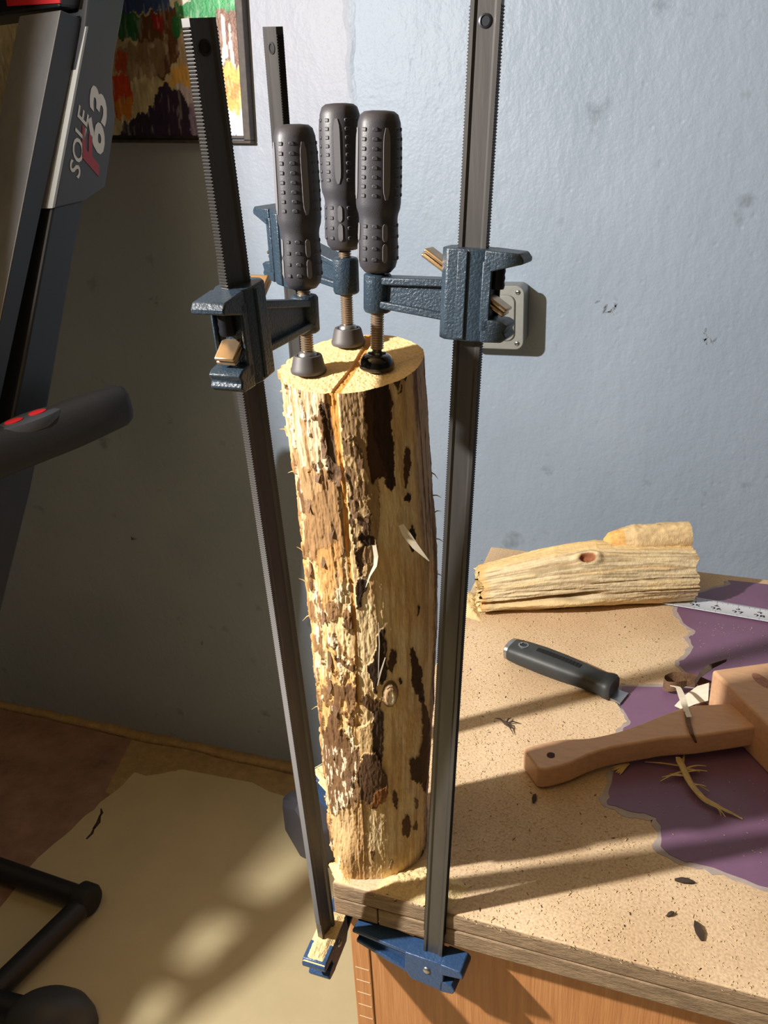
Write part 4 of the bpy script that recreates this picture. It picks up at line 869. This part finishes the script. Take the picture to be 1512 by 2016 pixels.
tag(b.build('fibre_tuft', M['fibre'], smooth=60), 'small fibre tuft sticking out below the middle of the mallet handle', 'fibre')

# ------------------------------------------------------------------ junction box on the wall
bx = thing('electrical_box', (-0.31, WY, 1.05), 'square grey metal electrical box with blank cover on the wall', 'electrical box')
X0, X1, Z0, Z1 = -0.3615, -0.2545, 1.0115, 1.1115
BF = Fr((0, WY, 0), (1, 0, 0), (0, 0, 1), (0, -1, 0))
def rrect(x0, x1, y0, y1, r, n=6):
    P = []
    for cx, cy, a0 in ((x1 - r, y1 - r, 0), (x0 + r, y1 - r, PI / 2), (x0 + r, y0 + r, PI), (x1 - r, y0 + r, 1.5 * PI)):
        P += [(cx + r * math.cos(a0 + PI / 2 * k / n), cy + r * math.sin(a0 + PI / 2 * k / n)) for k in range(n + 1)]
    return P
b = MB(); b.prism(BF, rrect(X0 + .002, X1 - .002, Z0 + .002, Z1 - .002, .012), -.001, .048, 'uv'); b.build('box_body', M['box'], bx, smooth=30)
b = MB(); b.prism(BF, rrect(X0, X1, Z0, Z1, .013), .048, .0505, 'uv'); b.build('cover_plate', M['box'], bx, smooth=30, bevel=.0012)
b = MB(); b.prism(BF, rrect(X0 + .014, X1 - .014, Z0 + .014, Z1 - .014, .012), .0505, .0535, 'uv'); b.build('raised_panel', M['box'], bx, smooth=30, bevel=.002)
for sx, sz in ((X0 + .010, Z0 + .010), (X1 - .010, Z0 + .010), (X0 + .010, Z1 - .010), (X1 - .010, Z1 - .010)):
    b = MB(); b.lathe(Fr(BF.p(sx, sz, .0500), BF.u, BF.v, BF.w), [(.0040, 0), (.0040, .0012), (.0030, .0022), (.0012, .0024)], 18); s_ = b.build('cover_screw', M['steel'], bx, smooth=60)
    b = MB(); b.box(Fr(BF.p(sx, sz, .0524), BF.u, BF.v, BF.w), -.0032, .0032, -.0006, .0006, -.0004, .0003); b.build('screw_slot', M['hole'], s_, smooth=0)

# ------------------------------------------------------------------ painting
pn = thing('framed_painting', at_y(497, 283, WY), 'loose colourful landscape painting in a thin dark frame on the wall', 'painting')
br = at_y(497, 283, WY - .012); bl = at_y(235, 281, WY - .012); eu = nrm(br - bl); ev = np.cross(eu, [0, 1, 0]); ev = nrm(ev) * (1 if np.cross(eu, [0, 1, 0])[2] > 0 else -1)
PF = Fr(br, eu, np.array([0, -1.0, 0]), ev); W_, H_ = .56, .46
NP_ = 260; gu, gv = np.meshgrid(np.linspace(-W_ + .012, -.012, NP_), np.linspace(.012, H_ - .012, NP_))
pos = np.array([PF.p(a_, 0, c_) for a_, c_ in zip(gu.ravel(), gv.ravel())]); rel = (pos - [0, 0, CAMZ]) @ RM; ppx = (CX + FPX * rel[:, 0] / rel[:, 2]).reshape(gu.shape); ppy = (CY + FPX * rel[:, 1] / rel[:, 2]).reshape(gu.shape)
wx = ppx + 20 * (fbm(gu * 90, gv * 22, 101, 5) - .5); wy_ = ppy + 34 * (fbm(gu * 130, gv * 22, 103, 5) - .5)
pc = L3((196, 186, 150)) * np.ones(gu.shape + (1,))
def pp(poly, c_, s_=1.0):
    global pc
    m_ = inpoly(wx, wy_, poly)[..., None] * s_; pc = pc * (1 - m_) + L3(c_) * m_
pp([(-200, -300), (600, -300), (600, -30), (-200, -30)], (90, 120, 170)); pp([(120, -300), (345, -300), (345, 20), (240, 26)], (60, 84, 140))
pp([(225, 20), (290, 30), (280, 80), (235, 75)], (44, 104, 66)); pp([(335, -60), (520, -60), (520, 30), (420, 42), (345, 36)], (52, 150, 88)); pp([(330, -20), (360, -20), (372, 5), (340, 15)], (226, 224, 210))
pp([(280, 30), (345, 16), (352, 110), (320, 160), (265, 120)], (104, 70, 48)); pp([(300, 30), (320, 32), (316, 60), (300, 56)], (170, 40, 36)); pp([(340, 30), (365, 40), (360, 78), (338, 70)], (44, 120, 70))
pp([(232, 95), (330, 70), (320, 150), (240, 160)], (150, 128, 100), .8); pp([(345, 70), (400, 60), (398, 130), (352, 130)], (190, 170, 150)); pp([(225, 100), (252, 100), (248, 145), (222, 140)], (200, 90, 50))
pp([(216, 148), (258, 146), (266, 190), (262, 230), (230, 232)], (206, 72, 30)); pp([(224, 196), (264, 190), (264, 232), (234, 232)], (204, 130, 40))
pp([(420, 20), (470, 20), (474, 130), (428, 132)], (128, 92, 76)); pp([(432, 30), (440, 30), (446, 120), (438, 124)], (226, 220, 214)); pp([(452, 40), (458, 40), (464, 136), (456, 136)], (222, 214, 206))
pp([(345, 130), (400, 125), (402, 170), (330, 165)], (226, 180, 96)); pp([(420, 128), (490, 128), (494, 232), (424, 220)], (230, 182, 92)); pp([(436, 150), (470, 160), (474, 190), (440, 190)], (212, 146, 70))
pp([(424, 215), (500, 225), (500, 300), (420, 300)], (222, 212, 226)); pp([(424, 258), (470, 268), (490, 300), (420, 300)], (140, 120, 176)); pp([(350, 165), (404, 175), (404, 300), (378, 300)], (206, 196, 214))
pp([(222, 300), (235, 255), (290, 215), (322, 160), (352, 178), (384, 230), (398, 300)], (48, 34, 62)); pp([(366, 200), (396, 205), (400, 300), (384, 300)], (150, 134, 180), .8)
pc = pc * (.55 + .9 * fbm(gu * 260, gv * 60, 105, 4)[..., None]) + (.16 * sstep(.62, .75, fbm(gu * 220, gv * 45, 109, 3)))[..., None]
V = pos - np.array(pn.location) + np.array([0, -1, 0]) * (.0010 * fbm(gu * 420, gv * 160, 107, 3)).reshape(-1, 1)
Q = [(i * NP_ + j, i * NP_ + j + 1, (i + 1) * NP_ + j + 1, (i + 1) * NP_ + j) for i in range(NP_ - 1) for j in range(NP_ - 1)]
np_mesh('canvas', V, Q, pc.reshape(-1, 3), M['attr_flat'], pn)
b = MB(); b.box(PF, -W_ + .008, -.008, -.010, -.001, .008, H_ - .008); b.build('backing_board', M['frame'], pn, smooth=0)
for u0, u1, z0, z1 in ((-W_, 0, 0, .005), (-W_, 0, H_ - .012, H_), (-W_, -W_ + .012, .005, H_ - .012), (-.013, 0, .005, H_ - .012)):
    b = MB(); b.box(PF, u0, u1, -.012, .006, z0, z1); b.build('frame_rail', M['frame'], pn, smooth=0, bevel=.0015)

# ------------------------------------------------------------------ treadmill
tm = thing('treadmill', (-1.0, 0.9, 0), 'dark treadmill at the left with a leaning upright, handlebar and floor frame', 'treadmill')
e1 = np.array([math.cos(math.radians(-5.2)), math.sin(math.radians(-5.2)), 0]); e2 = np.array([-e1[1], e1[0], 0]); q0 = np.array([-0.845, 1.16, 1.365])
pl = lambda L_, dd=0.0: [at_plane(x, y, e1, q0 - e1 * dd) for x, y in L_]
low = [(104, 405), (167, 390), (142, 520), (97, 790), (60, 970), (0, 1215), (-105, 1640), (-230, 1640), (-120, 1210), (-20, 960), (20, 850), (46, 720)]
b = MB(); b.poly3(pl(low), -e1 * .045); b.build('lower_post', M['tread'], tm, smooth=0, bevel=.004)
shell = [(250, -90), (246, 0), (240, 38), (228, 100), (222, 146), (224, 190), (227, 222), (227, 243), (208, 368), (167, 396), (106, 410), (167, 52), (175, -20), (185, -90)]
b = MB(); b.poly3(pl(shell, -.004), -e1 * .052); shl = b.build('side_shell', M['shell'], tm, smooth=0, bevel=.003)
b = MB(); b.poly3(pl([(170, 52), (174, 52), (108, 408), (103, 410)], -.0055), -e1 * .03); b.build('shell_edge_glint', M['edge_glint'], tm, smooth=0)  # pale strip painted for light caught on the shell's front edge
post = [(120, 19), (160, 36), (28, 650), (-75, 1130), (-115, 1130), (0, 635)]
b = MB(); b.poly3(pl(post, .006), -e1 * .078); b.build('upright_post', M['tread_silver'], tm, smooth=0, bevel=.002)
b = MB(); b.poly3(pl([(121, 21), (161, 38), (29, 652), (-74, 1130), (-114, 1130), (1, 636)], .004), -e1 * .0015); b.build('post_side_shade', M['tread'], tm, smooth=0)  # dark sheet puts the post's side shade into the colour
# console
cp = pl([(205, -14), (60, 8), (55, 22), (160, 22), (200, 10)], -.002); b = MB()
b.poly3(pl([(118, 14), (205, 22), (235, -10), (300, -160), (170, -190), (110, -60)], .01), -e1 * .24); b.build('console', M['tread'], tm, smooth=0, bevel=.004)
Qc = at_plane(118, 14, e1, q0 - e1 * .01); b = MB(); b.poly3([at_plane(x_, y_, e2, Qc - e2 * .004) for x_, y_ in ((14, 12), (118, 6), (112, -45), (4, -45))], e2 * .003); b.build('console_label', M['red'], tm, smooth=0)
# lettering on the shell
t_ax = nrm(at_plane(215, 195, e1, q0) - at_plane(172, 345, e1, q0)); y_ax = nrm(np.cross(e1, t_ax)); y_ax = y_ax if (y_ax @ (at_plane(140, 260, e1, q0) - at_plane(190, 270, e1, q0))) > 0 else -y_ax
def lettering(s, pa, pb, hpx, m_, name, shear, bold=.0):
    A_, B_ = [at_plane(*p, e1, q0 + e1 * .0047) for p in (pa, pb)]; mid_ = (A_ + B_) / 2; t_ = nrm(B_ - A_); y_ = np.cross(e1, t_); wid_ = np.linalg.norm(B_ - A_)
    c = bpy.data.curves.new('t', 'FONT'); c.body = s; o = bpy.data.objects.new('t', c); col.objects.link(o); bpy.context.evaluated_depsgraph_get().update(); w1 = o.dimensions.x; bpy.data.objects.remove(o)
    text_mesh(name, s, (wid_ / max(w1, .1), hpx), Fr(mid_, t_, y_, e1), m_, shl, shear, bold)
lettering('SOLE', (147, 348), (166, 222), .029, M['white'], 'brand_lettering', .2, .01)
lettering('63', (189, 300), (197, 193), .046, M['white'], 'model_numerals', .25, .035)
lettering('F', (180, 340), (181, 288), .046, M['darkred'], 'model_letter', .25, .035)
# handlebar
Hr = np.array([-0.838, 0.800, CAMZ - .352]); Ht = np.array([-0.782, 1.0, CAMZ - .340]); hd = nrm(Ht - Hr); hu = nrm(np.cross(hd, np.cross([0, 0, 1], hd))); hv = np.cross(hu, hd); Lh = np.linalg.norm(Ht - Hr)
vs = []; n = 32; K = [(-.14, .031), (0, .032), (.06, .033), (Lh - .10, .034), (Lh - .06, .033), (Lh - .012, .031), (Lh - .003, .027), (Lh, .019)]
for x_, r_ in K:
    for k in range(n):
        a_ = 2 * PI * k / n; c_, s_ = math.cos(a_), math.sin(a_); vs.append(Hr + hd * x_ + hu * r_ * math.copysign(abs(c_) ** .8, c_) + hv * r_ * .68 * math.copysign(abs(s_) ** .8, s_))
fs = [(i * n + k, i * n + (k + 1) % n, (i + 1) * n + (k + 1) % n, (i + 1) * n + k) for i in range(len(K) - 1) for k in range(n)] + [tuple(range(n)), tuple((len(K) - 1) * n + k for k in range(n))]
b = MB(); b.add(vs, fs); b.build('handlebar', M['grip'], tm, smooth=50)
b = MB(); pod0 = min([Hr + hd * q + hu * .029 for q in np.linspace(-.14, Lh, 120)], key=lambda p: abs(proj(p)[0] - 58))
PFd = Fr(pod0, hd, hv, hu); b.lathe(Fr(pod0 - hu * .004, hd * 2.3, hv, hu), [(.021, -.008), (.0225, 0), (.021, .006), (.016, .008)], 28); cpod = b.build('control_pod', M['shell'], tm, smooth=40)
for dx in (-.024, .012):
    b = MB(); b.lathe(Fr(pod0 + hd * dx + hu * .0035, hd * 1.5, hv, hu), [(.0085, 0), (.0085, .0016), (.006, .0026)], 20); b.build('red_button', M['red'], cpod, smooth=40)
# floor frame
f0 = at_z(172, 1772, .033); f1 = at_z(-60, 1690, .03); f2 = at_z(-60, 2000, .03)
b = MB()
d_ = nrm(f0 - f1); b.tube([f1, f0], .021, 20); b.build('frame_bar', M['tread'], tm, smooth=50)
b = MB(); b.tube([f2, f0 - nrm(f0 - f2) * .02], .021, 20); b.build('frame_bar', M['tread'], tm, smooth=50)
b = MB(); b.lathe(Fr(f0 - d_ * .02, nrm(np.cross(d_, [0, 0, 1])), np.array([0, 0, 1.0]), d_), [(.027, 0), (.031, .004), (.031, .026), (.027, .032), (.015, .034)], 28); b.build('foot_cap', M['grip'], tm, smooth=40)
w0 = at_z(150, 1998, .0); b = MB()
vs = []; n = 32; K = [(0.0, 1.0), (.02, 1.0), (.045, .9), (.062, .7), (.072, .42), (.076, .1)]
wd_ = nrm(at_z(215, 1990, 0)[:2] - at_z(60, 2010, 0)[:2])
for z_, s_ in K:
    for k in range(n):
        a_ = 2 * PI * k / n; vs.append((w0[0] - .02 + (wd_[0] * math.cos(a_) * .075 - wd_[1] * math.sin(a_) * .05) * s_, w0[1] - .035 + (wd_[1] * math.cos(a_) * .075 + wd_[0] * math.sin(a_) * .05) * s_, z_ + .0013))
b.add(vs, [(i * n + k, i * n + (k + 1) % n, (i + 1) * n + (k + 1) % n, (i + 1) * n + k) for i in range(len(K) - 1) for k in range(n)] + [tuple(range(n)), tuple((len(K) - 1) * n + k for k in range(n))]); b.build('wheel_cover', M['shell'], tm, smooth=60)
b = MB(); b.tube([at_z(-80, 1960, .03), at_z(70, 2000, .03)], .024, 20); b.build('frame_bar', M['tread'], tm, smooth=50)
# unseen panels and bars, added to shade the left wall and floor
b = MB(); b.prism(WF, [(-1.75, .35), (-.914, .35), (-.914, 1.37), (-.936, 1.50), (-.945, 1.58), (-.945, 1.64), (-1.75, 1.64)], 0.27, 0.33); b.build('wall_shade_panel', M['tread'], tm, smooth=0, bevel=.006)  # added panel that keeps the lamp off the left wall
b = MB(); b.box(WF, -1.75, -0.908, 0.26, 0.42, 0.08, 1.25); b.build('floor_shade_block', M['tread'], tm, smooth=0, bevel=.01)  # added block that narrows the lit streak on the floor
b = MB(); b.box(WF, -1.75, -0.935, .60, 1.25, 1.575, 1.66); b.build('overhead_shade_slab', M['tread'], tm, smooth=0, bevel=.01)  # added slab that keeps ceiling bounce off the left wall
b = MB(); b.tube([(-0.93, .40, .98), (-0.90, .20, .985), (-0.855, .33, .985), (-0.825, .415, .985)], [.019, .019, .019, .017], 20); b.build('floor_shade_bar', M['grip'], tm, smooth=50)  # added bar that casts the dark band across the floor
for A_, B_ in (((-0.85, .372, .985), (-0.95, .36, 1.0)), ((-0.868, .305, .985), (-0.95, .30, 1.0))):
    b = MB(); b.tube([A_, B_], .013, 14); b.build('shade_crossbar', M['tread'], tm, smooth=50)  # added crossbars that cut gaps into the lit floor streak

# ------------------------------------------------------------------ hex weight on the floor behind
hw = thing('hex_weight', at_z(610, 1690, 0), 'dark grey faceted rubber weight on the floor behind the table corner', 'weight')
hc = at_z(632, 1668, 0.0); HXF = Fr((hc[0], hc[1], .0702), nrm([.55, -.35, 0]), np.array([0, 0, 1.0]), nrm([.35, .55, 0]))
b = MB(); b.lathe(HXF, [(.060, -.05), (.078, -.038), (.080, -.03), (.080, .03), (.078, .038), (.060, .05)], 6, ph0=PI / 6); b.build('weight_head', M['hex'], hw, smooth=20, bevel=.004)
b = MB(); b.lathe(HXF, [(.016, .045), (.016, .19)], 20); b.build('weight_bar', M['steel'], hw, smooth=40)
b = MB(); b.lathe(Fr(HXF.p(0, 0, .235), HXF.u, HXF.v, HXF.w), [(.060, -.05), (.078, -.038), (.080, -.03), (.080, .03), (.078, .038), (.060, .05)], 6, ph0=PI / 6); b.build('weight_head', M['hex'], hw, smooth=20, bevel=.004)
